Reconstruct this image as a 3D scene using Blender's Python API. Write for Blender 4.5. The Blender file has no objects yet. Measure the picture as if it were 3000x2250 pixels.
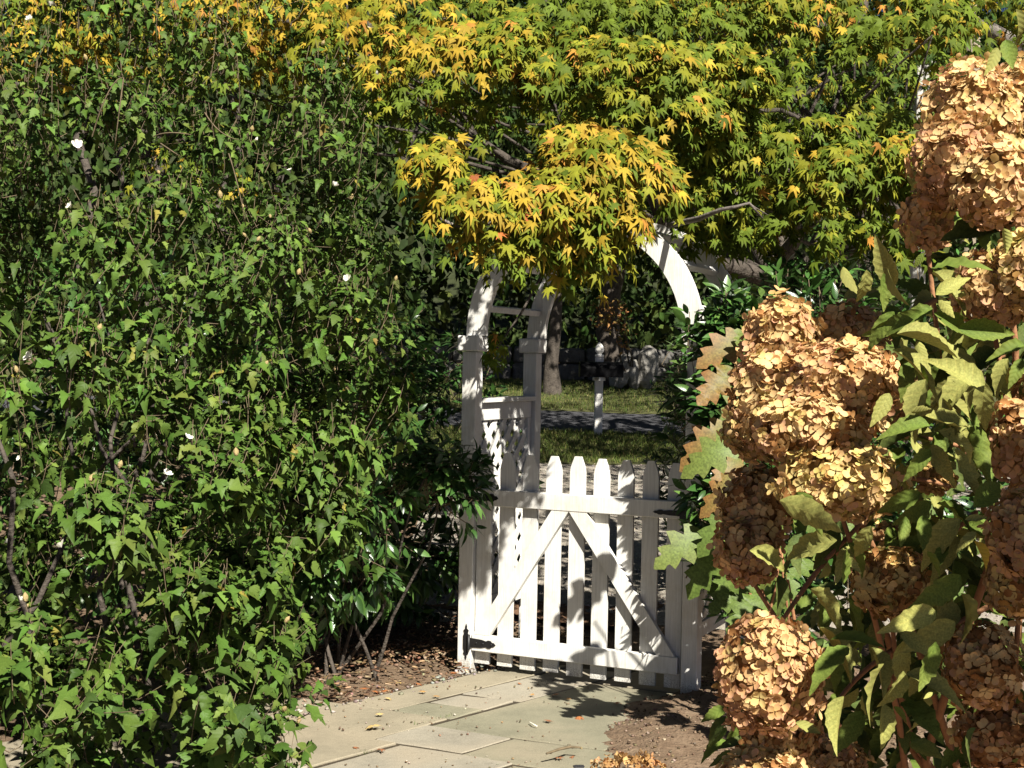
import bpy, math, random
import numpy as np
from mathutils import Vector, Matrix, noise

random.seed(7)
RNG = np.random.default_rng(11)
SC = bpy.context.scene
COL = SC.collection

# ------------------------------------------------------------------ camera
FPX = 4000.0
EYE = np.array([0, 0, 1.7])
_p, _r = math.atan(75 / FPX), math.atan(.0187)
_R0 = np.array([1, 0, 0.]); CF = np.array([0, math.cos(_p), -math.sin(_p)])
_U0 = np.array([0, math.sin(_p), math.cos(_p)])
CR = _R0 * math.cos(_r) + _U0 * math.sin(_r)
CU = _U0 * math.cos(_r) - _R0 * math.sin(_r)
cam_d = bpy.data.cameras.new('camera')
cam_d.sensor_width = 36.0; cam_d.lens = FPX / 3000 * 36
cam_d.clip_start = .05; cam_d.clip_end = 600
cam = bpy.data.objects.new('camera', cam_d); COL.objects.link(cam)
cm = Matrix.Identity(4)
for i in range(3):
    cm[i][0], cm[i][1], cm[i][2], cm[i][3] = CR[i], CU[i], -CF[i], EYE[i]
cam.matrix_world = cm
SC.camera = cam

# ------------------------------------------------------------------ light
SUN_AZ, SUN_EL = math.radians(24), math.radians(45)      # azimuth: right of straight behind the camera
SUN = np.array([math.sin(SUN_AZ) * math.cos(SUN_EL), -math.cos(SUN_AZ) * math.cos(SUN_EL), math.sin(SUN_EL)])
sun_d = bpy.data.lights.new('sun', 'SUN'); sun_d.energy = 5.0; sun_d.angle = math.radians(.53)
sun_d.color = (1.0, .95, .86)
sun = bpy.data.objects.new('sun', sun_d); COL.objects.link(sun)
sun.rotation_euler = Vector(SUN).to_track_quat('Z', 'Y').to_euler()
world = bpy.data.worlds.new('World'); SC.world = world; world.use_nodes = True
wn = world.node_tree.nodes; wl = world.node_tree.links
sky = wn.new('ShaderNodeTexSky'); sky.sky_type = 'NISHITA'; sky.sun_disc = False
sky.air_density = .2; sky.dust_density = .3; sky.sun_elevation = SUN_EL
sky.sun_rotation = math.atan2(SUN[0], SUN[1])
wn['Background'].inputs['Strength'].default_value = .05
wl.new(sky.outputs[0], wn['Background'].inputs[0])
SC.view_settings.view_transform = 'Standard'; SC.view_settings.look = 'None'
SC.view_settings.gamma = 1; SC.view_settings.use_curve_mapping = False
SC.view_settings.exposure = 1.0
SC.render.engine = 'CYCLES'
SC.cycles.max_bounces = 6; SC.cycles.diffuse_bounces = 1; SC.cycles.transmission_bounces = 3
SC.cycles.sample_clamp_indirect = 5
SC.cycles.use_denoising = True

# ------------------------------------------------------------------ helpers
def P(px, py, Y):
    d = CF + CR * (px - 1500) / FPX - CU * (py - 1125) / FPX
    return EYE + d * (Y / d[1])

def G(px, py, z0=0.0):
    d = CF + CR * (px - 1500) / FPX - CU * (py - 1125) / FPX
    return EYE + d * ((z0 - EYE[2]) / d[2])

def project(q):
    d = np.asarray(q, float) - EYE
    z = d @ CF
    zz = np.where(z > .05, z, .05)
    return 1500 + FPX * (d @ CR) / zz, 1125 - FPX * (d @ CU) / zz, z

def norm(v):
    return v / (np.linalg.norm(v, axis=-1, keepdims=True) + 1e-12)

def tag(o, label=None, cat=None, group=None, kind=None):
    if label: o['label'] = label
    if cat: o['category'] = cat
    if group: o['group'] = group
    if kind: o['kind'] = kind
    return o

def empty(name, loc, label, cat, group=None, rz=0.0):
    o = bpy.data.objects.new(name, None); COL.objects.link(o)
    o.location = loc; o.rotation_euler = (0, 0, rz); o.empty_display_size = .1
    return tag(o, label, cat, group)

def link(name, me, parent=None, loc=None):
    o = bpy.data.objects.new(name, me); COL.objects.link(o)
    if parent: o.parent = parent
    if loc is not None: o.location = loc
    return o

def mesh_obj(name, verts, faces, mat, parent=None, offset=None, smooth=False):
    me = bpy.data.meshes.new(name)
    v = np.asarray(verts, float)
    if offset is not None: v = v - np.asarray(offset)
    me.from_pydata([tuple(a) for a in v], [], [tuple(f) for f in faces])
    if mat: me.materials.append(mat)
    if smooth: me.polygons.foreach_set('use_smooth', [True] * len(me.polygons))
    me.update()
    return link(name, me, parent)

def box_vf(x0, x1, y0, y1, z0, z1, b=0.0):
    """Box; with b > 0 the four edges along its longest side and its ends are chamfered."""
    if b <= 0:
        v = [(x0, y0, z0), (x1, y0, z0), (x1, y1, z0), (x0, y1, z0), (x0, y0, z1), (x1, y0, z1), (x1, y1, z1), (x0, y1, z1)]
        return v, [(3, 2, 1, 0), (4, 5, 6, 7), (0, 1, 5, 4), (1, 2, 6, 5), (2, 3, 7, 6), (3, 0, 4, 7)]
    v = []; idx = {}
    X, Yy, Z = (x0, x1), (y0, y1), (z0, z1)
    sg = (1, -1)
    for i in (0, 1):
        for j in (0, 1):
            for k in (0, 1):
                for a in range(3):
                    c = [X[i] + sg[i] * b, Yy[j] + sg[j] * b, Z[k] + sg[k] * b]
                    c[a] = (X[i], Yy[j], Z[k])[a]
                    idx[i, j, k, a] = len(v); v.append(tuple(c))
    f = []
    def q(*ks): f.append(tuple(idx[k] for k in ks))
    for s in (0, 1):
        q(*[(s, j, k, 0) for j, k in ((0, 0), (1, 0), (1, 1), (0, 1))][::(1 if s else -1)])
        q(*[(i, s, k, 1) for i, k in ((0, 0), (0, 1), (1, 1), (1, 0))][::(1 if s else -1)])
        q(*[(i, j, s, 2) for i, j in ((0, 0), (1, 0), (1, 1), (0, 1))][::(1 if s else -1)])
    for i in (0, 1):
        for j in (0, 1):
            q((i, j, 0, 0), (i, j, 1, 0), (i, j, 1, 1), (i, j, 0, 1))
            q((i, 0, j, 0), (i, 1, j, 0), (i, 1, j, 2), (i, 0, j, 2))
            q((0, i, j, 1), (1, i, j, 1), (1, i, j, 2), (0, i, j, 2))
            for k in (0, 1): q((i, j, k, 0), (i, j, k, 1), (i, j, k, 2))
    return v, f

def add_box(name, dims, mat, parent, b=.003, rot=None):
    v, f = box_vf(*dims, b=b)
    o = mesh_obj(name, v, f, mat, parent)
    if b > 0:
        import bmesh
        bm = bmesh.new(); bm.from_mesh(o.data); bmesh.ops.recalc_face_normals(bm, faces=bm.faces); bm.to_mesh(o.data); bm.free()
    return o

def prism(name, poly, axis_lo, axis_hi, mat, parent, plane='xz'):
    """Extrude a polygon given in the (x, z) or (y, z) plane along the other horizontal axis."""
    n = len(poly)
    def pt(a, c, w): return (a, w, c) if plane == 'xz' else (w, a, c)
    v = [pt(a, c, axis_lo) for a, c in poly] + [pt(a, c, axis_hi) for a, c in poly]
    f = [tuple(range(n)), tuple(range(2 * n - 1, n - 1, -1))]
    f += [(i, i + n, (i + 1) % n + n, (i + 1) % n) for i in range(n)]
    o = mesh_obj(name, v, f, mat, parent)
    import bmesh
    bm = bmesh.new(); bm.from_mesh(o.data); bmesh.ops.recalc_face_normals(bm, faces=bm.faces); bm.to_mesh(o.data); bm.free()
    return o

def tube_vf(pts, radii, sides=6, base=0, wob=0.0):
    pts = [np.asarray(p, float) for p in pts]
    v, f = [], []
    n = len(pts)
    a = None
    for i, p in enumerate(pts):
        t = pts[min(i + 1, n - 1)] - pts[max(i - 1, 0)]
        t = t / (np.linalg.norm(t) + 1e-9)
        if a is None: a = np.cross(t, [0.31, .2, .93]) if abs(t[2]) < .9 else np.cross(t, [1, .1, 0])
        a = a - t * (a @ t); a = a / (np.linalg.norm(a) + 1e-9); b = np.cross(t, a)
        for k in range(sides):
            an = 2 * math.pi * k / sides
            rr = radii[i] * (1 + (wob * noise.noise(Vector(p * 6 + np.array([k * 1.7, 0, 0]))) if wob else 0))
            v.append(p + rr * (math.cos(an) * a + math.sin(an) * b))
    for i in range(n - 1):
        for k in range(sides):
            k2 = (k + 1) % sides
            f.append((base + i * sides + k, base + i * sides + k2, base + (i + 1) * sides + k2, base + (i + 1) * sides + k))
    f.append(tuple(base + (n - 1) * sides + k for k in range(sides)))
    return v, f

class Tubes:
    def __init__(s): s.v, s.f = [], []
    def add(s, pts, radii, sides=5, wob=0.0):
        v, f = tube_vf(pts, radii, sides, len(s.v), wob); s.v += v; s.f += f
    def build(s, name, mat, parent=None, kind=None):
        if not s.v: return None
        off = np.array(parent.location) if parent else None
        o = mesh_obj(name, s.v, s.f, mat, parent, off, smooth=True)
        if kind: o['kind'] = kind
        return o

def wavy(p0, p1, n, amp, seed=0.0):
    p0, p1 = np.asarray(p0, float), np.asarray(p1, float)
    L = np.linalg.norm(p1 - p0)
    out = []
    for i in range(n):
        t = i / (n - 1)
        q = p0 + (p1 - p0) * t
        w = math.sin(math.pi * t) if n > 2 else 0
        nv = noise.noise_vector(Vector(q * 1.5 + seed))
        out.append(q + np.array(nv) * amp * L * w)
    return out

# ------------------------------------------------------------------ materials
def new_mat(name):
    m = bpy.data.materials.new(name); m.use_nodes = True
    nt = m.node_tree
    return m, nt, nt.nodes, nt.links, nt.nodes['Principled BSDF']

def set_in(node, **kw):
    for k, val in kw.items(): node.inputs[k.replace('_', ' ')].default_value = val

def ramp(nodes, stops):
    r = nodes.new('ShaderNodeValToRGB'); e = r.color_ramp.elements
    while len(e) < len(stops): e.new(.5)
    for el, (p, c) in zip(e, stops): el.position = p; el.color = (*c, 1)
    return r

def noise_mat(name, stops, scale, rough=.85, bump=.3, bscale=None, detail=8, dist=.01, spec=.3, coord='Object'):
    m, nt, N, L, B = new_mat(name)
    tc = N.new('ShaderNodeTexCoord')
    nz = N.new('ShaderNodeTexNoise'); set_in(nz, Scale=scale, Detail=detail, Roughness=.65)
    L.new(tc.outputs[coord], nz.inputs['Vector'])
    r = ramp(N, stops); L.new(nz.outputs['Fac'], r.inputs[0]); L.new(r.outputs[0], B.inputs['Base Color'])
    n2 = N.new('ShaderNodeTexNoise'); set_in(n2, Scale=bscale or scale * 4, Detail=6)
    L.new(tc.outputs[coord], n2.inputs['Vector'])
    bp = N.new('ShaderNodeBump'); set_in(bp, Strength=bump, Distance=dist)
    L.new(n2.outputs['Fac'], bp.inputs['Height']); L.new(bp.outputs[0], B.inputs['Normal'])
    set_in(B, Roughness=rough); B.inputs['Specular IOR Level'].default_value = spec
    return m

def leaf_mat(name, rough=.45, spec=.4, trans=.25, veins=0.0, mottle=.25, vein_step=9.0, bump=.3):
    m, nt, N, L, B = new_mat(name)
    at = N.new('ShaderNodeAttribute'); at.attribute_name = 'tint'
    tc = N.new('ShaderNodeTexCoord')
    nz = N.new('ShaderNodeTexNoise'); set_in(nz, Scale=28 if veins else 16, Detail=4)
    L.new(tc.outputs['Object'], nz.inputs['Vector'])
    mr = N.new('ShaderNodeMapRange'); set_in(mr, From_Min=.3, From_Max=.7, To_Min=1 - mottle, To_Max=1 + mottle)
    L.new(nz.outputs['Fac'], mr.inputs['Value'])
    mul = N.new('ShaderNodeVectorMath'); mul.operation = 'SCALE'
    L.new(at.outputs['Color'], mul.inputs[0]); L.new(mr.outputs[0], mul.inputs['Scale'])
    col = mul.outputs[0]
    if veins:
        uv = N.new('ShaderNodeUVMap'); sp = N.new('ShaderNodeSeparateXYZ'); L.new(uv.outputs[0], sp.inputs[0])
        def M(op, a, b=None):
            x = N.new('ShaderNodeMath'); x.operation = op
            for i, q in enumerate((a, b)):
                if q is None: continue
                if isinstance(q, (int, float)): x.inputs[i].default_value = q
                else: L.new(q, x.inputs[i])
            return x.outputs[0]
        ax = M('ABSOLUTE', sp.outputs[0])
        ph = M('MULTIPLY', M('SUBTRACT', sp.outputs[1], M('MULTIPLY', ax, 1.1)), vein_step)
        saw = M('ABSOLUTE', M('SUBTRACT', M('FRACT', ph), .5))
        side = M('LESS_THAN', saw, .07)
        mid = M('LESS_THAN', ax, .014)
        vv = M('MAXIMUM', side, mid)
        mx = N.new('ShaderNodeMix'); mx.data_type = 'RGBA'; mx.blend_type = 'MIX'
        L.new(M('MULTIPLY', vv, veins), mx.inputs[0]); L.new(col, mx.inputs[6])
        br = N.new('ShaderNodeVectorMath'); br.operation = 'MULTIPLY'; L.new(col, br.inputs[0]); br.inputs[1].default_value = (1.45, 1.3, 1.3)
        L.new(br.outputs[0], mx.inputs[7]); col = mx.outputs[2]
        bp = N.new('ShaderNodeBump'); set_in(bp, Strength=bump, Distance=.004)
        L.new(saw, bp.inputs['Height']); L.new(bp.outputs[0], B.inputs['Normal'])
    L.new(col, B.inputs['Base Color'])
    set_in(B, Roughness=rough); B.inputs['Specular IOR Level'].default_value = spec
    if trans > 0:
        tr = N.new('ShaderNodeBsdfTranslucent'); L.new(col, tr.inputs[0])
        ms = N.new('ShaderNodeMixShader'); ms.inputs[0].default_value = trans
        L.new(B.outputs[0], ms.inputs[1]); L.new(tr.outputs[0], ms.inputs[2])
        L.new(ms.outputs[0], N['Material Output'].inputs['Surface'])
    return m

def paint_mat():
    m, nt, N, L, B = new_mat('white_paint')
    tc = N.new('ShaderNodeTexCoord')
    n1 = N.new('ShaderNodeTexNoise'); set_in(n1, Scale=5, Detail=8, Roughness=.7); L.new(tc.outputs['Object'], n1.inputs['Vector'])
    r = ramp(N, [(.3, (.70, .66, .57)), (.5, (.80, .785, .735)), (.8, (.83, .82, .78))]); L.new(n1.outputs['Fac'], r.inputs[0])
    # speckled weathering low on the wood, where rain splashes (height above the ground is the thing's own)
    geo = N.new('ShaderNodeNewGeometry'); sp = N.new('ShaderNodeSeparateXYZ'); L.new(geo.outputs['Position'], sp.inputs[0])
    mr = N.new('ShaderNodeMapRange'); set_in(mr, From_Min=.02, From_Max=.13, To_Min=.60, To_Max=.2); L.new(sp.outputs[2], mr.inputs['Value'])
    n2 = N.new('ShaderNodeTexNoise'); set_in(n2, Scale=150, Detail=2); L.new(tc.outputs['Object'], n2.inputs['Vector'])
    lt = N.new('ShaderNodeMath'); lt.operation = 'LESS_THAN'; L.new(n2.outputs['Fac'], lt.inputs[0]); L.new(mr.outputs[0], lt.inputs[1])
    mu = N.new('ShaderNodeMath'); mu.operation = 'MULTIPLY'; mu.inputs[1].default_value = .55; L.new(lt.outputs[0], mu.inputs[0])
    mx = N.new('ShaderNodeMix'); mx.data_type = 'RGBA'; L.new(mu.outputs[0], mx.inputs[0]); L.new(r.outputs[0], mx.inputs[6])
    mx.inputs[7].default_value = (.33, .31, .26, 1)
    L.new(mx.outputs[2], B.inputs['Base Color'])
    mp = N.new('ShaderNodeMapping'); mp.inputs['Scale'].default_value = (55, 55, 2.2); L.new(tc.outputs['Object'], mp.inputs[0])
    n3 = N.new('ShaderNodeTexNoise'); set_in(n3, Scale=3, Detail=4); L.new(mp.outputs[0], n3.inputs['Vector'])
    bp = N.new('ShaderNodeBump'); set_in(bp, Strength=.35, Distance=.003); L.new(n3.outputs['Fac'], bp.inputs['Height']); L.new(bp.outputs[0], B.inputs['Normal'])
    mg = N.new('ShaderNodeMapRange'); set_in(mg, From_Min=.3, From_Max=.6, To_Min=.84, To_Max=1.0); L.new(n3.outputs['Fac'], mg.inputs['Value'])
    gs = N.new('ShaderNodeVectorMath'); gs.operation = 'SCALE'; L.new(mx.outputs[2], gs.inputs[0]); L.new(mg.outputs[0], gs.inputs['Scale']); L.new(gs.outputs[0], B.inputs['Base Color'])
    set_in(B, Roughness=.6); B.inputs['Specular IOR Level'].default_value = .3
    return m

def plain(name, c, rough=.6, spec=.4, metal=0.0):
    m, nt, N, L, B = new_mat(name)
    tc = N.new('ShaderNodeTexCoord'); nz = N.new('ShaderNodeTexNoise'); set_in(nz, Scale=30, Detail=5); L.new(tc.outputs['Object'], nz.inputs['Vector'])
    r = ramp(N, [(.3, tuple(x * .8 for x in c)), (.7, tuple(min(1, x * 1.15) for x in c))]); L.new(nz.outputs['Fac'], r.inputs[0]); L.new(r.outputs[0], B.inputs['Base Color'])
    set_in(B, Roughness=rough, Metallic=metal); B.inputs['Specular IOR Level'].default_value = spec
    return m

M_PAINT = paint_mat()
M_IRON = plain('black_iron', (.012, .012, .013), .45, .5)
M_MAILBOX = plain('black_sheet', (.004, .004, .0045), .45, .12)
M_BARK = noise_mat('bark', [(.3, (.035, .028, .022)), (.7, (.12, .10, .08))], 14, bump=.8, dist=.02)
M_BARK_GREY = noise_mat('grey_bark', [(.3, (.08, .068, .058)), (.7, (.24, .21, .18))], 18, bump=.7, dist=.01)
M_TWIG = noise_mat('twig_bark', [(.3, (.09, .07, .04)), (.7, (.20, .15, .09))], 30, bump=.3)
M_CANE = noise_mat('cane_bark', [(.3, (.24, .11, .05)), (.7, (.42, .21, .10))], 25, bump=.3)
M_SOIL = noise_mat('soil', [(.25, (.10, .066, .04)), (.5, (.17, .115, .072)), (.8, (.26, .19, .125))], 9, bump=.8, bscale=60, dist=.02)
M_MULCH = noise_mat('mulch', [(.25, (.11, .058, .034)), (.5, (.20, .112, .062)), (.8, (.30, .19, .115))], 25, bump=.9, bscale=90, dist=.02)
M_GRAVEL = noise_mat('gravel', [(.25, (.20, .17, .13)), (.5, (.36, .32, .26)), (.8, (.50, .46, .39))], 45, bump=.8, bscale=110, dist=.02)
M_ASPHALT = noise_mat('asphalt', [(.3, (.045, .045, .05)), (.7, (.085, .085, .09))], 30, bump=.4, bscale=120)
M_LAWN = noise_mat('lawn_soil', [(.3, (.05, .055, .02)), (.7, (.10, .10, .035))], 6, bump=.5, bscale=60)
M_STONE = noise_mat('wall_stone', [(.3, (.07, .068, .06)), (.7, (.17, .16, .145))], 7, bump=.7, bscale=25, dist=.03)
M_PALE_STONE = noise_mat('pale_stone', [(.3, (.18, .17, .15)), (.7, (.36, .34, .30))], 7, bump=.6, bscale=25, dist=.03)
M_POLE = noise_mat('weathered_wood', [(.3, (.19, .155, .11)), (.7, (.34, .29, .21))], 8, bump=.4)
M_BLOOM = plain('white_bloom', (.76, .73, .62), .6, .2)
M_POD = noise_mat('seed_pod', [(.3, (.26, .19, .08)), (.7, (.46, .36, .17))], 60, bump=.2)
M_LEAF = leaf_mat('green_leaf', .5, .12, .03, veins=.18, mottle=.15, vein_step=5, bump=.2)
M_MAPLE = leaf_mat('maple_leaf', .6, .1, .14)
M_GLOSS = leaf_mat('glossy_leaf', .3, .42, .03, veins=.35, mottle=.15, vein_step=10, bump=.12)
M_HYD = leaf_mat('hydrangea_leaf', .65, .12, .06, veins=.35, mottle=.26, vein_step=7, bump=.22)
M_OAK = leaf_mat('oakleaf', .5, .25, .12, veins=.22, mottle=.35, vein_step=5, bump=.15)
M_PETAL = leaf_mat('petal', .65, .1, .28, mottle=.1)
M_FAR = leaf_mat('far_leaf', .65, .08, .03, mottle=.3)
M_DRY = leaf_mat('dry_leaf', .7, .2, .1, veins=.3, mottle=.3, vein_step=6)
M_BLADE = leaf_mat('grass_blade', .6, .25, .25, mottle=.2)

def flag_mat(name, base):
    m, nt, N, L, B = new_mat(name)
    geo = N.new('ShaderNodeNewGeometry')
    n1 = N.new('ShaderNodeTexNoise'); set_in(n1, Scale=3.2, Detail=9, Roughness=.7); L.new(geo.outputs['Position'], n1.inputs['Vector'])
    r = ramp(N, [(.25, tuple(x * .72 for x in base)), (.5, base), (.78, tuple(x * 1.18 for x in base))]); L.new(n1.outputs['Fac'], r.inputs[0])
    n2 = N.new('ShaderNodeTexNoise'); set_in(n2, Scale=1.6, Detail=5); L.new(geo.outputs['Position'], n2.inputs['Vector'])
    rr = ramp(N, [(.48, (0, 0, 0)), (.72, (1, 1, 1))]); L.new(n2.outputs['Fac'], rr.inputs[0])
    mu = N.new('ShaderNodeMath'); mu.operation = 'MULTIPLY'; mu.inputs[1].default_value = .7; L.new(rr.outputs[0], mu.inputs[0])
    mx = N.new('ShaderNodeMix'); mx.data_type = 'RGBA'; L.new(mu.outputs[0], mx.inputs[0]); L.new(r.outputs[0], mx.inputs[6]); mx.inputs[7].default_value = (.33, .275, .195, 1)
    n4 = N.new('ShaderNodeTexNoise'); set_in(n4, Scale=220, Detail=2); L.new(geo.outputs['Position'], n4.inputs['Vector'])
    mr4 = N.new('ShaderNodeMapRange'); set_in(mr4, From_Min=.3, From_Max=.7, To_Min=.82, To_Max=1.15); L.new(n4.outputs['Fac'], mr4.inputs['Value'])
    sc = N.new('ShaderNodeVectorMath'); sc.operation = 'SCALE'; L.new(mx.outputs[2], sc.inputs[0]); L.new(mr4.outputs[0], sc.inputs['Scale'])
    L.new(sc.outputs[0], B.inputs['Base Color'])
    n3 = N.new('ShaderNodeTexNoise'); set_in(n3, Scale=26, Detail=9); L.new(geo.outputs['Position'], n3.inputs['Vector'])
    bp = N.new('ShaderNodeBump'); set_in(bp, Strength=.35, Distance=.008); L.new(n3.outputs['Fac'], bp.inputs['Height']); L.new(bp.outputs[0], B.inputs['Normal'])
    set_in(B, Roughness=.8); B.inputs['Specular IOR Level'].default_value = .25
    return m
M_FLAGS = [flag_mat('bluestone', (.285, .25, .178)), flag_mat('bluestone_grey', (.305, .277, .215)), flag_mat('bluestone_green', (.225, .213, .148))]

# ------------------------------------------------------------------ ground heights
def ground_z(y):
    return -.03 + max(0.0, min(y, 26) - 8.5) * .084 + max(0.0, y - 26) * .03

TH = math.radians(25)
E1 = np.array([math.cos(TH), -math.sin(TH), 0]); E2 = np.array([math.sin(TH), math.cos(TH), 0])
O = G(1338, 1957); O[2] = 0
AW, AD, PW = 1.36, .80, .085           # arbour width, depth between front faces, post width

def W(u, v, z): return O + E1 * u + E2 * v + np.array([0, 0, z])

# ------------------------------------------------------------------ ground and surfaces
xs = [-90, -40, -15, -6, 0, 6, 15, 40, 90]; ys = [-40, -10, 0, 4, 8.5, 13, 18, 22, 26, 40, 70, 140]
gv = [(x, y, ground_z(y)) for y in ys for x in xs]
gf = [(j * 9 + i, j * 9 + i + 1, (j + 1) * 9 + i + 1, (j + 1) * 9 + i) for j in range(len(ys) - 1) for i in range(8)]
tag(mesh_obj('ground', gv, gf, M_SOIL), kind='structure')

def strip(name, mat, near, far, lift, x0=-9.0, x1=14.0, n=60):
    v = []; f = []
    for i in range(n + 1):
        x = x0 + (x1 - x0) * i / n
        for yy in (near(x), far(x)): v.append((x, yy, ground_z(yy) + lift))
    f = [(2 * i, 2 * i + 2, 2 * i + 3, 2 * i + 1) for i in range(n)]
    return tag(mesh_obj(name, v, f, mat), kind='structure')

def wob(x, s, a): return a * noise.noise(Vector((x * .9, s, 0))) + a * .4 * noise.noise(Vector((x * 4, s, 3)))
def y_gravel_near(x): return 8.75 + wob(x, 1, .25)
def y_lawn_near(x): return 15.3 + wob(x, 2, .35) - .05 * x
def y_lawn_far(x): return 18.0 + wob(x, 3, .12) - .12 * x
def y_road_far(x): return 20.1 + wob(x, 4, .15) - .12 * x
def y_far_lawn(x): return 25.9
strip('gravel_path', M_GRAVEL, y_gravel_near, y_lawn_near, .004, x0=-.8)
strip('lawn', M_LAWN, lambda x: y_lawn_near(x) - .1, y_lawn_far, .008)
strip('road', M_ASPHALT, lambda x: y_lawn_far(x) - .1, y_road_far, .012)
strip('far_lawn', M_LAWN, lambda x: y_road_far(x) - .1, y_far_lawn, .016)

def heightfield(name, mat, origin, du, dv, nu, nv, zf, parent=None):
    v = []; f = []
    for j in range(nv + 1):
        for i in range(nu + 1):
            q = origin + du * (i / nu) + dv * (j / nv)
            v.append((q[0], q[1], zf(q[0], q[1], i / nu, j / nv)))
    f = [(j * (nu + 1) + i, j * (nu + 1) + i + 1, (j + 1) * (nu + 1) + i + 1, (j + 1) * (nu + 1) + i) for j in range(nv) for i in range(nu)]
    return mesh_obj(name, v, f, mat, parent, smooth=True)

def nz2(x, y, s): return noise.noise(Vector((x * s, y * s, .7)))

# mulch bed left of the path: its edge runs along the flagstones
def uv_of(x, y):
    d = np.array([x, y, 0]) - O
    return d @ E1, -(d @ E2)
def mulch_z(x, y, a=0, b=0):
    u, t = uv_of(x, y); s = u + .3 * t
    e = (.19 - s) + .035 * nz2(x, y, 7) + .02 * nz2(x, y, 22)
    h = min(max(e / .25, -1), 1)
    return -.012 + .05 * h + (.03 * nz2(x, y, 1.3) + .016 * nz2(x, y, 9) + .008 * nz2(x, y, 30)) * (1 if h > 0 else .3)
mb_o = W(.45, 1.4, 0); mb_u = E1 * -2.6; mb_v = E2 * 2.6
tag(heightfield('mulch_bed', M_MULCH, mb_o, mb_u, mb_v, 110, 110, mulch_z), kind='structure')
def soil_z(x, y, a=0, b=0):
    q = np.array([[x, y, 0.0]]); px, py, _ = project(q); px, py = px[0], py[0]
    # the soil spreads over the right-hand stones from the planting bed
    u, t = uv_of(x, y)
    e = (u - 1.13 + .10 * math.sin(t * 3.1 + .6) - .22 * math.exp(-((t - 1.55) / .35) ** 2)) + .09 * nz2(x, y, 3.1) + .03 * nz2(x, y, 14)
    h = min(max(e / .3, -1), 1)
    return -.008 + .055 * h + (.02 * nz2(x, y, 2.3) + .012 * nz2(x, y, 11) + .006 * nz2(x, y, 35)) * (1 if h > 0 else .3)
tag(heightfield('soil_bed', M_SOIL, W(.6, -2.6, 0), E1 * 2.4, E2 * 3.6, 110, 150, soil_z), kind='structure')

# ------------------------------------------------------------------ flagstones
path = empty('flagstone_path', tuple(W(.5, -1.0, 0)), 'path of sunlit rectangular bluestone flagstones leading up to the white gate', 'path')
RECTS = [(-.3 + .455, .425, -.35, .95), (.425, .765, -.35, .50), (.755, 1.62, -.05, 1.10), (.765, 1.62, -.5, -.05),
         (.425, .745, .50, .73), (.425, .745, .73, .95), (-.35, .745, .95, 1.42), (.745, 1.185, 1.10, 1.42), (1.185, 1.75, 1.10, 1.46),
         (-.35, .88, 1.42, 1.9), (.88, 1.46, 1.42, 2.05), (1.46, 2.1, 1.46, 2.05), (-.4, .5, 1.9, 2.6), (.5, .88, 1.9, 2.6), (.88, 1.7, 2.05, 2.6),
         (-.3, .7, 2.6, 3.2), (.7, 1.6, 2.6, 3.3), (1.62, 2.1, .3, 1.10)]
pb = [W(s_ - .3 * t_, -t_, -.0045) for s_, t_ in ((.14, -.5), (2.1, -.5), (2.1, 3.3), (-.4, 3.3), (-.4, 1.0), (.14, 1.0))]
tag(mesh_obj('path_bed', pb, [(5, 4, 3, 2, 1, 0)], noise_mat('joint_dirt', [(.3, (.03, .024, .015)), (.7, (.08, .062, .04))], 30, bump=.4)), kind='structure')
for k, (s0, s1, t0, t1) in enumerate(RECTS):
    g = .007 + .006 * random.random(); tilt = [random.uniform(-.004, .008) for _ in range(4)]
    ring = []
    corners = [(s0 + g, t0 + g), (s1 - g, t0 + g), (s1 - g, t1 - g), (s0 + g, t1 - g)]
    n = 7
    for c in range(4):
        a, b = corners[c], corners[(c + 1) % 4]
        for i in range(n):
            w = i / n; s, t = a[0] + (b[0] - a[0]) * w, a[1] + (b[1] - a[1]) * w
            j = .006 * noise.noise(Vector((s * 9 + k, t * 9, k)))
            z = tilt[c] * (1 - w) + tilt[(c + 1) % 4] * w
            ring.append((s + j, t + j, z))
    verts = []
    for (z_off, ins) in ((-.05, 0), (-.005, 0), (0, .003)):
        cs, ct = (s0 + s1) / 2, (t0 + t1) / 2
        for s, t, z in ring:
            s2 = s + (ins if s < cs else -ins) if ins else s; t2 = t + (ins if t < ct else -ins) if ins else t
            verts.append(W(s2 - .3 * t2, -t2, z + z_off))
    m = len(ring); faces = []
    for lv in (0, 1):
        for i in range(m):
            faces.append((lv * m + i, (lv + 1) * m + i, (lv + 1) * m + (i + 1) % m, lv * m + (i + 1) % m)[::-1])
    # top as a fan round the middle
    verts.append(W((s0 + s1) / 2 - .3 * (t0 + t1) / 2, -(t0 + t1) / 2, sum(tilt) / 4))
    for i in range(m): faces.append((2 * m + i, 2 * m + (i + 1) % m, 3 * m))
    o = mesh_obj('flagstone', verts, faces, M_FLAGS[k % 3], path, np.array(path.location))
    import bmesh
    bm = bmesh.new(); bm.from_mesh(o.data); bmesh.ops.recalc_face_normals(bm, faces=bm.faces); bm.to_mesh(o.data); bm.free()

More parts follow.
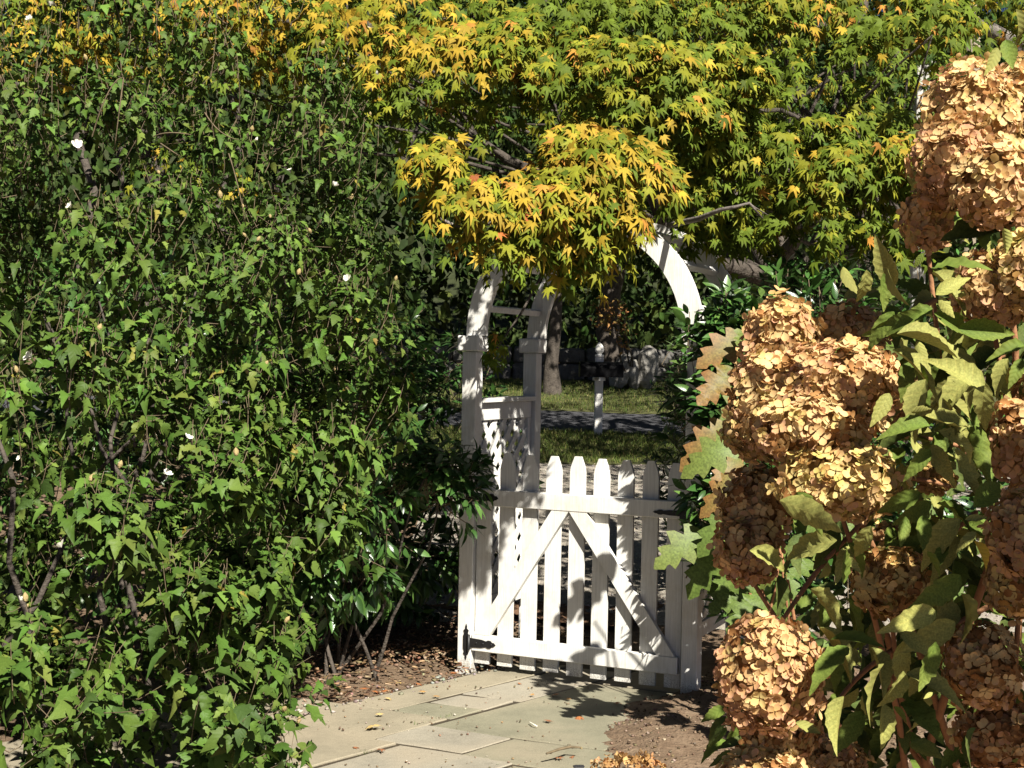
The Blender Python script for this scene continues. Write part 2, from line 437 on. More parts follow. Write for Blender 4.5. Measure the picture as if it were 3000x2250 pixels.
# ------------------------------------------------------------------ arbour
arbor = empty('garden_arbor', tuple(O), 'tall white wooden arbor with a round arched top and lattice sides, standing round the gate', 'arbor', rz=-TH)
CAPZ = 1.82
for u in (0, AW - PW):
    for v in (0, AD):
        po = add_box('post', (u, u + PW, v, v + PW, -.08, CAPZ - .086), M_PAINT, arbor, b=.004)
        add_box('post_cap', (u - .022, u + PW + .022, v - .022, v + PW + .022, CAPZ - .085, CAPZ), M_PAINT, po, b=.006)
for v0, v1 in ((.02, .062), (AD + .023, AD + .065)):
    ro, ri = AW / 2 - .012, AW / 2 - .122
    n = 40; poly = []
    for i in range(n + 1):
        a = math.pi * i / n; poly.append((AW / 2 + ro * math.cos(a), CAPZ + .001 + ro * 1.02 * math.sin(a)))
    for i in range(n, -1, -1):
        a = math.pi * i / n; poly.append((AW / 2 + ri * math.cos(a), CAPZ + .001 + ri * 1.02 * math.sin(a)))
    verts = [(x, v0, z) for x, z in poly] + [(x, v1, z) for x, z in poly]
    m = len(poly); f = []
    for i in range(n):
        j = 2 * n + 1 - i
        f.append((i, i + 1, j - 1, j)); f.append((m + j, m + j - 1, m + i + 1, m + i))
    f += [(i, m + i, m + (i + 1) % m, (i + 1) % m) for i in range(m)]
    o = mesh_obj('arch_board', verts, f, M_PAINT, arbor)
    import bmesh
    bm = bmesh.new(); bm.from_mesh(o.data); bmesh.ops.recalc_face_normals(bm, faces=bm.faces); bm.to_mesh(o.data); bm.free()
for deg in (14, 38, 62, 90, 118, 142, 166):
    a = math.radians(deg); rr = AW / 2 - .062
    o = add_box('rung', (-.02, .02, .063, AD + .022, -.017, .017), M_PAINT, arbor)
    o.location = (AW / 2 + rr * math.cos(a), 0, CAPZ + rr * 1.02 * math.sin(a)); o.rotation_euler = (0, -a, 0)

def clip_poly(poly, keep):
    out = []
    for i in range(len(poly)):
        a, b = poly[i], poly[(i + 1) % len(poly)]
        da, db = keep(a), keep(b)
        if da >= 0: out.append(a)
        if (da >= 0) != (db >= 0):
            t = da / (da - db); out.append((a[0] + (b[0] - a[0]) * t, a[1] + (b[1] - a[1]) * t))
    return out

for side, uc in ((0, PW / 2), (1, AW - PW / 2)):
    panel = empty('lattice_panel', (uc, PW, 0), None, None); panel.parent = arbor
    L0, L1 = .001, AD - PW - .001
    add_box('cap_rail', (-.05, .05, L0, L1, 1.452, 1.478), M_PAINT, panel)
    add_box('rail', (-.02, .02, L0, L1, 1.352, 1.451), M_PAINT, panel)
    add_box('rail', (-.02, .02, L0, L1, .28, .36), M_PAINT, panel)
    add_box('stile', (-.018, .018, L0, L0 + .045, .361, 1.351), M_PAINT, panel)
    add_box('stile', (-.018, .018, L1 - .045, L1, .361, 1.351), M_PAINT, panel)
    a0, a1, b0, b1 = L0 + .046, L1 - .046, .362, 1.350
    rect = [(a0, b0), (a1, b0), (a1, b1), (a0, b1)]
    step, hw = .088, .021
    for d, lay in ((1, .0005), (-1, -.0085)):
        c_lo = min(b - d * a for a, b in rect); c_hi = max(b - d * a for a, b in rect)
        c = c_lo + .04
        while c < c_hi - .02:
            k = hw * math.sqrt(2)
            pl = clip_poly(rect, lambda p: (p[1] - d * p[0]) - (c - k)); pl = clip_poly(pl, lambda p: (c + k) - (p[1] - d * p[0])) if pl else pl
            if len(pl) > 2: prism('lattice_slat', pl, lay, lay + .008, M_PAINT, panel, plane='yz')
            c += step * math.sqrt(2)

# ------------------------------------------------------------------ gate
gate = empty('garden_gate', tuple(O), 'low white picket gate with two slanting braces and black iron hinges', 'gate', rz=-TH)
g0, g1 = PW + .004, AW - PW - .03
pitch = (g1 - g0 - .07) / 8
for i in range(9):
    uc = g0 + .045 + i * pitch; h = .043; top = 1.185 + random.uniform(-.004, .004); lo = .028 + random.uniform(-.004, .006)
    pl = [(uc - h, lo), (uc + h, lo), (uc + h, top - .085)]
    for t in (.3, .6, .85): pl.append((uc + h - (h - .019) * t ** 1.6, top - .085 + .085 * t * .93))
    pl += [(uc + .018, top), (uc - .018, top)]
    for t in (.85, .6, .3): pl.append((uc - h + (h - .019) * t ** 1.6, top - .085 + .085 * t * .93))
    pl.append((uc - h, top - .085))
    prism('picket', pl, .034, .054, M_PAINT, gate)
add_box('rail', (g0 - .002, g1 + .012, -.004, .033, .105, .195), M_PAINT, gate, b=.004)
add_box('rail', (g0 - .002, g1 + .012, -.004, .033, .90, .99), M_PAINT, gate, b=.004)
mid = (g0 + g1) / 2 - .02
def brace(ub, ut, w, ub_s):
    z0, z1 = .1965, .8985
    pl = [(ub, z0), (ub + w, z0), (ut + w, z1), (ut, z1)]
    prism('brace', pl, -.0025, .032, M_PAINT, gate)
brace(g0 + .008, mid - .101, .098, 1)
brace(g1 - .10, mid + .001, .098, -1)
def spear(L, w, zc, u0, sgn=1):
    pts = [(0, -.5), (.45, -.42), (.62, -.30), (.70, -.42), (.80, -.40), (.86, -.22), (.92, -.22), (1, 0)]
    pl = [(u0 + sgn * a * L, zc + b * w) for a, b in pts] + [(u0 + sgn * a * L, zc - b * w) for a, b in pts[-2::-1]]
    return pl
def vspear(H, w, uc, zc):
    pts = [(-.5, 0), (-.42, .16), (-.37, .12), (-.32, .45), (-.24, .32), (-.18, .5)]
    r = [(uc + b * w, zc + a * H) for a, b in pts] + [(uc + b * w, zc - a * H) for a, b in pts[::-1]]
    l = [(2 * uc - x, z) for x, z in r[::-1]]
    return r + l[1:-1]
for zc in (.15, .945):
    h = empty('hinge', (0, 0, zc), None, None); h.parent = gate
    prism('strap', spear(.155, .052, 0, PW - .004), -.0085, -.0045, M_IRON, h)
    prism('plate', vspear(.20, .034, PW - .030, 0), -.0045, -.0006, M_IRON, h)
    v, f = tube_vf([(PW - .010, -.010, -.042), (PW - .010, -.010, .042)], [.008, .008], 10); mesh_obj('knuckle', v, f, M_IRON, h, smooth=True)
    for du in (.035, .075, .125):
        v, f = tube_vf([(PW + du, -.009, 0), (PW + du, -.012, 0)], [.006, .004], 8); mesh_obj('bolt', v, f, M_IRON, h)
lt = empty('latch', (0, 0, .93), None, None); lt.parent = gate
prism('bar', spear(.15, .03, 0, AW - PW - .012, -1), -.009, -.0045, M_IRON, lt)
prism('plate', vspear(.17, .045, AW - PW + .004, .0), -.009, -.0008, M_IRON, lt)
v, f = tube_vf([(AW - PW - .04, -.012, .0), (AW - PW - .01, -.03, .01), (AW - PW + .01, -.02, .02)], [.006, .006, .006], 8); mesh_obj('catch', v, f, M_IRON, lt)

# ------------------------------------------------------------------ leaf templates: verts (length along +y), tris, uv, tip weight
def strip_leaf(stations, fold=.25, droop=.25, twist=0.0, curl=0.0, wave=0.0):
    """stations: (mid_y, out_x, out_y) from base to tip."""
    v, uv, t = [], [], []
    for k, (my, ox, oy) in enumerate(stations):
        for x, y in ((-ox, oy), (0, my), (ox, oy)):
            z = abs(x) * fold - droop * y * y - curl * x * x * 6 + wave * math.sin(k * 2.1 + (1 if x > 0 else 0)) * abs(x)
            v.append((x, y, z + twist * x * y)); uv.append((x, y))
    for k in range(len(stations) - 1):
        a, b = 3 * k, 3 * k + 3
        t += [(a, a + 1, b + 1), (a, b + 1, b), (a + 1, a + 2, b + 2), (a + 1, b + 2, b + 1)]
    v = np.array(v); w = np.clip(np.abs(v[:, 0]) * 1.6 + .6 * v[:, 1], 0, 1)
    return v, np.array(t), np.array(uv), w

def hib_leaf(**k):
    return strip_leaf([(0, .01, 0), (.08, .20, .05), (.22, .33, .20), (.34, .29, .33), (.42, .41, .50), (.50, .25, .48), (.60, .22, .60), (.74, .15, .74), (.84, .12, .80), (1, .004, 1)], **k)
def laurel_leaf(**k):
    return strip_leaf([(0, .008, 0), (.12, .09, .12), (.32, .165, .32), (.55, .175, .55), (.78, .11, .78), (1, .004, 1)], **k)
def hyd_leaf(**k):
    st = [(0, .012, 0)]
    n = 12
    for i in range(1, n):
        y = i / n; w = .20 * math.sin(math.pi * min(1, y ** .78)) ** .85 * (1.0 if y < .6 else (1 - (y - .6) * .5))
        st.append((y, w * (1.05 if i % 2 else .93), y + (.012 if i % 2 else -.012)))
    return strip_leaf(st + [(1, .003, 1)], **k)
def oak_leaf(**k):
    return strip_leaf([(0, .01, 0), (.06, .10, .02), (.16, .26, .12), (.22, .30, .20), (.26, .19, .27), (.30, .15, .31), (.38, .30, .40), (.46, .37, .52), (.52, .20, .56), (.55, .14, .58), (.64, .20, .68), (.74, .24, .79), (.80, .11, .80), (.86, .10, .84), (.92, .13, .91), (1, .008, 1.03)], **k)
def plain_leaf(**k):
    return strip_leaf([(0, .01, 0), (.35, .26, .33), (.7, .17, .7), (1, .004, 1)], **k)
def maple_leaf(droop=.35, cup=.1, narrow=.10, seed=0):
    rs = random.Random(seed)
    lob = [(-122, .42), (-82, .68), (-40, .90), (0, 1.0), (40, .90), (82, .68), (122, .42)]
    v = [(0, 0, 0)]; tr = []; w = [0]
    ring = []
    def pt(a, r, ww):
        a = math.radians(a); x, y = math.sin(a) * r, math.cos(a) * r
        v.append((x, y + .28, -droop * r * r + cup * r)); w.append(ww); return len(v) - 1
    v[0] = (0, .28, 0)
    prev = pt(-150, .16, .2)
    for i, (a, L) in enumerate(lob):
        L *= rs.uniform(.9, 1.08); a += rs.uniform(-9, 9)
        half = math.degrees(math.atan(narrow * .92 / .52))
        s1, tp, s2 = pt(a - half, L * .58, .5), pt(a + rs.uniform(-3, 3), L, 1), pt(a + half, L * .58, .5)
        nx = lob[i + 1][0] if i < 6 else 180
        sn = pt((a + nx) / 2 if i < 6 else 150, .35 if i < 6 else .16, .2)
        tr += [(0, prev, s1), (0, s1, s2), (s1, tp, s2), (0, s2, sn)]
        prev = sn
    v = np.array(v); t = np.array(tr)[:, ::-1]
    return v, t, v[:, :2].copy(), np.array(w)
def sepal_floret(cup=.35, seed=0):
    rs = random.Random(seed); v, t, w = [], [], []
    for k in range(4):
        a = k * math.pi / 2 + rs.uniform(-.25, .25); L = rs.uniform(.85, 1.1); wd = rs.uniform(.36, .46); lift = cup + rs.uniform(-.2, .3)
        ca, sa = math.cos(a), math.sin(a)
        b = len(v)
        for r, h, ww in ((.08, .03, 0), (.5, wd, .35), (.5, -wd, .35), (.82, wd * .8, .75), (.82, -wd * .8, .75), (1.0, .0, 1.0), (.62, 0, .45)):
            r *= L; z = lift * (r ** 1.5) * .7 + .22 * abs(h) * lift
            if ww == .45: z -= .10
            v.append((ca * r - sa * h, sa * r + ca * h, z + .06 * (k % 2))); w.append(ww)
        t += [(b, b + 6, b + 1), (b, b + 2, b + 6), (b + 1, b + 6, b + 3), (b + 6, b + 2, b + 4), (b + 3, b + 6, b + 5), (b + 6, b + 4, b + 5)]
    v = np.array(v); t = np.array(t)[:, ::-1]
    return v, t, v[:, :2].copy(), np.array(w)

def make_mesh(name, tmpl, M, T, S, ca, cb, mat, offset=(0, 0, 0), smooth=True):
    """Join N copies of one or several templates (list, index per copy) into a mesh with a 'tint' colour and a UV map."""
    groups = []
    tm, which = tmpl
    off = 0; VV, FF, UU, CC = [], [], [], []
    for k, (v, t, uv, w) in enumerate(tm):
        sel = np.nonzero(which == k)[0]
        if len(sel) == 0: continue
        n, m = len(sel), len(v)
        vv = np.einsum('nij,mj->nmi', M[sel], v) * S[sel][:, None, None] + T[sel][:, None, :] - np.asarray(offset)
        cc = ca[sel][:, None, :] * (1 - w)[None, :, None] + cb[sel][:, None, :] * w[None, :, None]
        ff = t[None] + (np.arange(n) * m)[:, None, None] + off
        VV.append(vv.reshape(-1, 3)); CC.append(cc.reshape(-1, 3)); FF.append(ff.reshape(-1, 3)); UU.append(np.tile(uv, (n, 1)))
        off += n * m
    V = np.concatenate(VV); F = np.concatenate(FF); Uv = np.concatenate(UU); Cc = np.concatenate(CC)
    me = bpy.data.meshes.new(name)
    me.vertices.add(len(V)); me.vertices.foreach_set('co', V.astype(np.float32).ravel())
    me.loops.add(F.size); me.loops.foreach_set('vertex_index', F.astype(np.int32).ravel())
    me.polygons.add(len(F)); me.polygons.foreach_set('loop_start', np.arange(0, F.size, 3, dtype=np.int32))
    me.polygons.foreach_set('loop_total', np.full(len(F), 3, dtype=np.int32))
    me.update(calc_edges=True)
    if smooth: me.polygons.foreach_set('use_smooth', np.ones(len(F), dtype=bool))
    at = me.attributes.new('tint', 'FLOAT_COLOR', 'POINT')
    at.data.foreach_set('color', np.concatenate([Cc, np.ones((len(Cc), 1))], 1).astype(np.float32).ravel())
    ul = me.uv_layers.new(name='UVMap'); ul.data.foreach_set('uv', Uv[F.ravel()].astype(np.float32).ravel())
    me.materials.append(mat); me.validate(clean_customdata=False)
    return me

def frames(dirY, nrm):
    Y = norm(dirY); Z = norm(nrm - (nrm * Y).sum(-1, keepdims=True) * Y); X = np.cross(Y, Z)
    return np.stack([X, Y, Z], axis=-1)

ALL_FRONT = []
def foliage(parent, tm, mat, dirY, nrm, T, S, ca, cb, part='leaf', rest='foliage', nparts=300, cell=22, smooth=True, owner=None):
    """Single leaves that show largest become parts of the plant; the rest is one part of kind stuff."""
    N = len(T); M = frames(dirY, nrm); which = RNG.integers(0, len(tm), N)
    cen = T + M[:, :, 1] * (S * .5)[:, None]
    px, py, z = project(cen)
    take = np.zeros(N, bool)
    if nparts:
        inside = (px > -10) & (px < 3010) & (py > -10) & (py < 2260) & (z > .3)
        key = (np.clip(px, 0, 3009) // cell).astype(int) * 1000 + (np.clip(py, 0, 2259) // cell).astype(int)
        idx = np.nonzero(inside)[0]; idx = idx[np.argsort(z[idx])]
        _, first = np.unique(key[idx], return_index=True)
        front = idx[first]
        area = np.abs((M[front, :, 2] * norm(EYE - cen[front])).sum(-1)) * .7 + .3
        big = S[front] / z[front] * area
        sel = front[np.argsort(-big)[:nparts]]
        take[sel] = True
        # a small palette shared by the single leaves
        pal_i = RNG.choice(sel, min(10, len(sel)), replace=False) if len(sel) else []
        cache = {}
        for i in sel:
            d = ((ca[pal_i] - ca[i]) ** 2).sum(-1) + ((cb[pal_i] - cb[i]) ** 2).sum(-1)
            j = pal_i[int(np.argmin(d))]; k = (int(which[i]), int(j))
            if k not in cache:
                cache[k] = make_mesh(part, ([tm[which[i]]], np.zeros(1, int)), np.eye(3)[None], np.zeros((1, 3)), np.ones(1), ca[j:j + 1], cb[j:j + 1], mat, smooth=smooth)
            p = owner[i] if owner is not None else parent
            o = bpy.data.objects.new(part, cache[k]); COL.objects.link(o); o.parent = p
            mw = Matrix.Identity(4)
            base = np.array(OFFS.get(p.name, p.location))
            for a in range(3):
                for b in range(3): mw[a][b] = M[i, a, b] * S[i]
                mw[a][3] = T[i, a] - base[a]
            o.matrix_basis = mw
    r = ~take
    if r.any():
        me = make_mesh(rest, (tm, which[r]), M[r], T[r], S[r], ca[r], cb[r], mat, np.array(OFFS.get(parent.name, parent.location)), smooth)
        o = link(rest, me, parent); o['kind'] = 'stuff'
    return px, py, z
OFFS = {}

def tints(n, cols, jit=.18, w=None):
    cols = np.array(cols); i = RNG.choice(len(cols), n, p=w)
    return np.clip(cols[i] * (1 + RNG.normal(0, jit, (n, 1))) * (1 + RNG.normal(0, jit * .35, (n, 3))), .004, .95)

def n3(p, s, o=0.0): return noise.noise(Vector((p[0] * s + o, p[1] * s, p[2] * s)))

# ------------------------------------------------------------------ shrubs grown from shoots
def shrub(ells, nshoots, seed, n_leaf=(7, 12), shoot_len=(.22, .45), leaf_len=(.05, .085), droop=.5, up=.6, hole=(-.15, 1.6), zmin=.05, inner=.35,
          back_keep=.35, whorl=False, reject=None, clumps=0, clump_r=(.2, .38)):
    """ells: (centre, radii, weight). Returns leaf arrays and the shoots' axes."""
    rs = random.Random(seed)
    D, Nn, T, S, shoots, depth = [], [], [], [], [], []
    ws = [e[2] for e in ells]
    tries = 0
    # bough ends: domes of shoots standing out of the shrub, with hollows between and below them
    CL = []
    for _ in range(clumps * 60):
        if len(CL) >= clumps: break
        c, r, _w = rs.choices(ells, ws)[0]; c, r = np.array(c), np.array(r)
        d = np.array([rs.gauss(0, 1) for _ in range(3)]); d /= np.linalg.norm(d)
        if d[1] > .35 and rs.random() > back_keep: continue
        q = c + r * d * .86
        if q[2] < zmin + .12: continue
        if any(np.sum(((q - np.array(c2)) / (np.array(r2) * .80)) ** 2) < 1 for c2, r2, _ in ells if tuple(c2) != tuple(c)): continue
        rad = rs.uniform(*clump_r)
        if any(np.linalg.norm((q - q2) * np.array([1, 1, 1.15])) < (rad + r2) * .86 for q2, r2, _n in CL): continue
        nr = d / r; nr /= np.linalg.norm(nr); CL.append((q, rad, nr))
    while len(shoots) < nshoots and tries < nshoots * 40:
        tries += 1
        own = None
        if CL and rs.random() > inner:
            own = rs.choice(CL); q0, rad, nr0 = own
            d = np.array([rs.gauss(0, 1) for _ in range(3)]) * .75 + nr0 * .75 + np.array([0, 0, .55]); d /= np.linalg.norm(d)
            rho = 1 - abs(rs.gauss(0, .13)); c, r = q0, np.array([rad * 1.1, rad * 1.1, rad * .78])
            tip = c + r * d * rho
            if tip[2] < zmin: continue
        if own is None:
            c, r, _ = rs.choices(ells, ws)[0]; c, r = np.array(c), np.array(r)
            d = np.array([rs.gauss(0, 1) for _ in range(3)]); d /= np.linalg.norm(d)
        if own is None and d[1] > .25 and rs.random() > back_keep: continue
        if own is None:
            rho = 1 - abs(rs.gauss(0, .10)) if not CL and rs.random() > inner else rs.uniform(.45, .86)
            lump = n3(c + r * d, hole[1] * .85, seed + 9.0)
            tip = c + r * d * rho * (1 + .27 * lump)
            if tip[2] < zmin: continue
            if any(np.sum(((tip - np.array(c2)) / (np.array(r2) * .86)) ** 2) < 1 for c2, r2, _ in ells if tuple(c2) != tuple(c)) and rs.random() < (.96 if rho > .9 else .7): continue
            if n3(c + r * d, hole[1], seed) < hole[0] and rs.random() < .93: continue
        if reject and reject(tip): continue
        nr = d / r; nr /= np.linalg.norm(nr)
        ax = nr * (1 - up) + np.array([0, 0, up]) + np.array([rs.gauss(0, .22) for _ in range(3)]); ax /= np.linalg.norm(ax)
        L = rs.uniform(*shoot_len)
        tip = tip + nr * rs.uniform(-.02, .05)
        p0 = tip - ax * L
        a1 = np.cross(ax, [.3, .5, .81]); a1 /= np.linalg.norm(a1); b1 = np.cross(ax, a1)
        n = rs.randint(*n_leaf); ph = rs.uniform(0, 6.28)
        for k in range(n):
            t = (k + .6) / n
            if whorl: t = .45 + .55 * t
            ph += 2.4 + rs.gauss(0, .35)
            out = math.cos(ph) * a1 + math.sin(ph) * b1
            q = p0 + ax * L * t
            y = out + ax * (.35 if not whorl else .75) + nr * .45 + np.array([0, 0, -droop * rs.uniform(.5, 1.6)])
            y /= np.linalg.norm(y)
            nn = np.array([0, 0, .75]) + nr * .8 + ax * .2 + np.array([rs.gauss(0, .32) for _ in range(3)])
            D.append(y); Nn.append(nn); T.append(q + out * .012 + y * .015); S.append(rs.uniform(*leaf_len) * (1 - .35 * max(0, t - .75) / .25)); depth.append(rho)
        shoots.append((p0, tip, nr))
    return np.array(D), np.array(Nn), np.array(T), np.array(S), shoots, np.array(depth)

# ---- rose of Sharon on the left
HIB = empty('rose_of_sharon', (-2.1, 6.2, 0), 'huge dark green shrub with toothed leaves, white blooms and tan buds, filling the left side', 'shrub')
ells_h = [((-2.15, 6.4, 1.75), (1.46, 1.8, 1.50), 1.0), ((-1.95, 5.3, 1.05), (1.12, 1.35, 1.00), .85), ((-2.9, 5.6, 1.4), (1.2, 1.6, 1.5), .4),
          ((-1.45, 5.6, 1.02), (.66, .75, .62), .45), ((-1.25, 6.3, 1.5), (.62, .7, .85), .4), ((-1.42, 6.35, 2.35), (.72, .8, .85), .42), ((-1.95, 6.3, 2.75), (1.25, 1.0, .80), .35), ((-1.55, 4.7, .62), (.62, .65, .50), .40), ((-1.30, 5.0, .56), (.50, .55, .48), .35)]
def hib_rej(t):
    return False
D, Nn, T, S, shoots, dep = shrub(ells_h, 3900, 3, n_leaf=(7, 12), shoot_len=(.14, .32), leaf_len=(.036, .088), droop=.9, up=.5, hole=(.07, 2.3), inner=.10, zmin=.12, back_keep=.75, clumps=210, clump_r=(.15, .35))
S = S * np.clip(1.25 - .21 * T[:, 2], .68, 1.1)
ca = tints(len(T), [(.068, .122, .021), (.090, .150, .027), (.048, .088, .017), (.110, .158, .030), (.19, .17, .034)], .16, [.32, .31, .25, .11, .01])
hib_tm = [hib_leaf(fold=.20, droop=.35), hib_leaf(fold=.35, droop=.55, twist=.2), hib_leaf(fold=.12, droop=.2, twist=-.25), hib_leaf(fold=.45, droop=.3, wave=.25), hib_leaf(fold=-.1, droop=.7, twist=.1), hib_leaf(fold=.6, droop=.9, twist=-.3), hib_leaf(fold=.25, droop=-.15, twist=.35, wave=.3)]
hx, hy, hz = foliage(HIB, hib_tm, M_LEAF, D, Nn, T, S, ca, ca * .92)
tw = Tubes()
for p0, tip, nr in shoots:
    tw.add([p0 - nr * .05, p0, (p0 + tip) / 2 + nr * .008, tip], [.002, .0018, .0015, .001], 4)
for a, b, c in (((270, 400), (320, 225), (362, 226)), ((362, 228), (350, 320), (335, 440)), ((450, 400), (490, 380), (560, 395)), ((470, 420), (500, 440), (530, 460)), ((670, 450), (700, 540), (720, 660)), ((600, 330), (640, 400), (700, 410))):
    q = [P(*a, 5.05), P(*b, 4.98), P(*c, 5.05)]
    pts = [q[0] * (1 - t) ** 2 + q[1] * 2 * t * (1 - t) + q[2] * t * t for t in np.linspace(0, 1, 9)]
    tw.add(pts, [.0028 - .001 * t for t in np.linspace(0, 1, 9)], 5)
tw.build('twigs', M_TWIG, HIB, 'stuff')
rs = random.Random(5)
for k in range(7):
    b = np.array([-2.1 + rs.uniform(-.5, .7), 6.2 + rs.uniform(-.5, .5), 0.0]); e = np.array([-2.1 + rs.uniform(-.7, .8), 6.3 + rs.uniform(-.5, .7), rs.uniform(1.3, 2.3)])
    q = Tubes(); q.add(wavy(b, e, 9, .12, k), list(np.linspace(.018, .005, 9)), 7, .2); q.build('stem', M_BARK, HIB)

def surface_depth(px, py, rad=26, default=5.5, X=None):
    hx_, hy_, hz_ = X
    m = (np.abs(hx_ - px) < rad) & (np.abs(hy_ - py) < rad)
    return float(hz_[m].min()) if m.any() else default

def bloom_mesh():
    v, f = [], []
    for k in range(6):
        a = k * 1.047; ca_, sa_ = math.cos(a), math.sin(a); b = len(v)
        for r, h, z in ((.04, 0, 0), (.4, .26, .32), (.4, -.26, .32), (.75, .34, .62), (.75, -.34, .62), (.95, .12, .70), (.95, -.12, .70), (.55, 0, .35)):
            rr = r * (1 if k % 2 else .82); v.append((ca_ * rr - sa_ * h, sa_ * rr + ca_ * h, z + .05 * (k % 3)))
        f += [(b, b + 1, b + 7), (b, b + 7, b + 2), (b + 1, b + 3, b + 7), (b + 7, b + 4, b + 2), (b + 3, b + 5, b + 7), (b + 7, b + 6, b + 4), (b + 7, b + 5, b + 6)]
    me = bpy.data.meshes.new('bloom'); me.from_pydata(v, [], f); me.materials.append(M_BLOOM); return me
def pod_mesh(name='bud'):
    v, f = [], []; pr = [(0, .12), (.25, .42), (.55, .48), (.8, .30), (1.0, .05)]
    for h, r in pr:
        for k in range(7):
            a = 2 * math.pi * k / 7; v.append((r * math.cos(a), r * math.sin(a), h))
    for j in range(4):
        for k in range(7): f.append((j * 7 + k, j * 7 + (k + 1) % 7, (j + 1) * 7 + (k + 1) % 7, (j + 1) * 7 + k))
    f.append(tuple(28 + k for k in range(7)))
    # calyx points
    for k in range(5):
        a = 2 * math.pi * k / 5; b = len(v)
        v += [(.30 * math.cos(a - .5), .30 * math.sin(a - .5), .05), (.30 * math.cos(a + .5), .30 * math.sin(a + .5), .05), (.62 * math.cos(a), .62 * math.sin(a), .55)]
        f.append((b, b + 1, b + 2))
    me = bpy.data.meshes.new(name); me.from_pydata(v, [], f); me.materials.append(M_POD); return me
bm_, pm_ = bloom_mesh(), pod_mesh()
for px, py, sz in ((93, 1050, .040), (59, 1344, .028), (488, 1392, .030), (549, 1286, .026), (32, 1592, .045), (181, 1604, .034), (59, 1760, .020), (208, 606, .024), (850, 502, .026), (147, 16, .028), (88, 58, .030), (1077, 79, .032), (1020, 818, .030), (980, 545, .026), (755, 410, .016), (225, 428, .036), (1100, 215, .018)):
    z = surface_depth(px, py, X=(hx, hy, hz)) - .05
    o = link('bloom', bm_, HIB); q = P(px, py, z); o.location = q - np.array(HIB.location); o.scale = (sz * .68,) * 3; o.rotation_euler = (rs.uniform(.4, 1.2), rs.uniform(-.5, .5), rs.uniform(0, 6))
for k, (p0, tip, nr) in enumerate([s for s in shoots if s[2][1] < .1][:330]):
    if rs.random() < .42:
        o = link('bud', pm_, HIB); o.location = tip + nr * .01 - np.array(HIB.location); s_ = rs.uniform(.015, .026); o.scale = (s_ * .8, s_ * .8, s_ * 1.3); o.rotation_euler = (rs.uniform(-.7, .7), rs.uniform(-.7, .7), 0)

# ---- glossy laurels
lau_tm = [laurel_leaf(fold=.22, droop=.18), laurel_leaf(fold=.35, droop=.35, twist=.15), laurel_leaf(fold=.12, droop=.08, twist=-.2), laurel_leaf(fold=.28, droop=.5)]
lau_cols = [(.035, .085, .018), (.055, .125, .026), (.028, .065, .016), (.085, .16, .035)]
def laurel(name, label, ells, n, seed, leaf_len, base, nparts=300, droop=.2, cat='shrub', **kw):
    e = empty(name, base, label, cat)
    D, Nn, T, S, sh, dp = shrub(ells, n, seed, n_leaf=(7, 11), shoot_len=(.14, .30), leaf_len=leaf_len, droop=droop, whorl=True, **kw)
    c = tints(len(T), lau_cols, .15)
    x = foliage(e, lau_tm, M_GLOSS, D, Nn, T, S, c, c * 1.05, nparts=nparts)
    t = Tubes()
    for p0, tip, nr in sh: t.add([p0 - nr * .04, p0, tip], [.003, .0028, .0018], 4)
    t.build('twigs', M_TWIG, e, 'stuff')
    r = random.Random(seed)
    for k in range(7):
        c0, r0, _ = ells[k % len(ells)]
        q = Tubes(); q.add(wavy((base[0] + r.uniform(-.15, .15), base[1] + r.uniform(-.15, .15), ground_z(base[1])), np.array(c0) + np.array(r0) * np.array([r.uniform(-.6, .6), r.uniform(-.4, .4), r.uniform(-.1, .6)]), 7, .1, k + seed), list(np.linspace(.012, .004, 7)), 6, .2)
        q.build('stem', M_BARK, e)
    return e, x
laurel('laurel_shrub', 'glossy dark laurel with narrow drooping leaves crowding the left arbor post and gate hinge',
       [((-.78, 7.15, 1.0), (.56, .50, .40), 1.0), ((-.36, 7.02, 1.02), (.27, .30, .27), .5), ((-.95, 7.5, 1.25), (.45, .5, .5), .5), ((-.95, 7.3, .62), (.5, .45, .35), .6)], 330, 21, (.07, .12), (-.8, 7.2, 0), droop=.7, up=.2, zmin=.22)
laurel('laurel_shrub', 'tall glossy laurel with upright shoots growing over the right arbor post',
       [((1.50, 7.05, 1.42), (.62, .55, .92), 1.0), ((1.00, 6.62, 1.42), (.20, .14, .62), 2.0), ((2.1, 7.3, 1.4), (.7, .6, 1.0), .7), ((1.25, 6.7, .9), (.3, .25, .6), .3)], 1150, 22, (.07, .115), (1.55, 7.15, 0), up=.55, zmin=.35)
laurel('evergreen_shrub', 'dense small leaved evergreen seen through the arch just beyond the right side of the gate',
       [((1.38, 9.7, 1.15), (.42, .5, .80), 1.0), ((1.9, 10.0, 1.2), (.6, .6, .95), .5)], 330, 23, (.05, .085), (1.5, 9.8, ground_z(9.8)), up=.55, zmin=.1)
laurel('leafy_shrub', 'shaded narrow leaved shrub behind the left arbor post and the rose of sharon',
       [((-1.05, 9.0, 1.3), (.62, .55, 1.15), 1.0), ((-.35, 9.6, 1.0), (.5, .5, .9), .6), ((-1.7, 8.7, .75), (1.0, .5, .75), .8), ((-.80, 8.5, .55), (.62, .4, .55), .7), ((-2.8, 8.7, 1.2), (1.35, .5, 1.2), 1.6)], 1000, 24, (.08, .13), (-.9, 9.1, ground_z(9.1)), droop=.5, up=.35, zmin=.1)

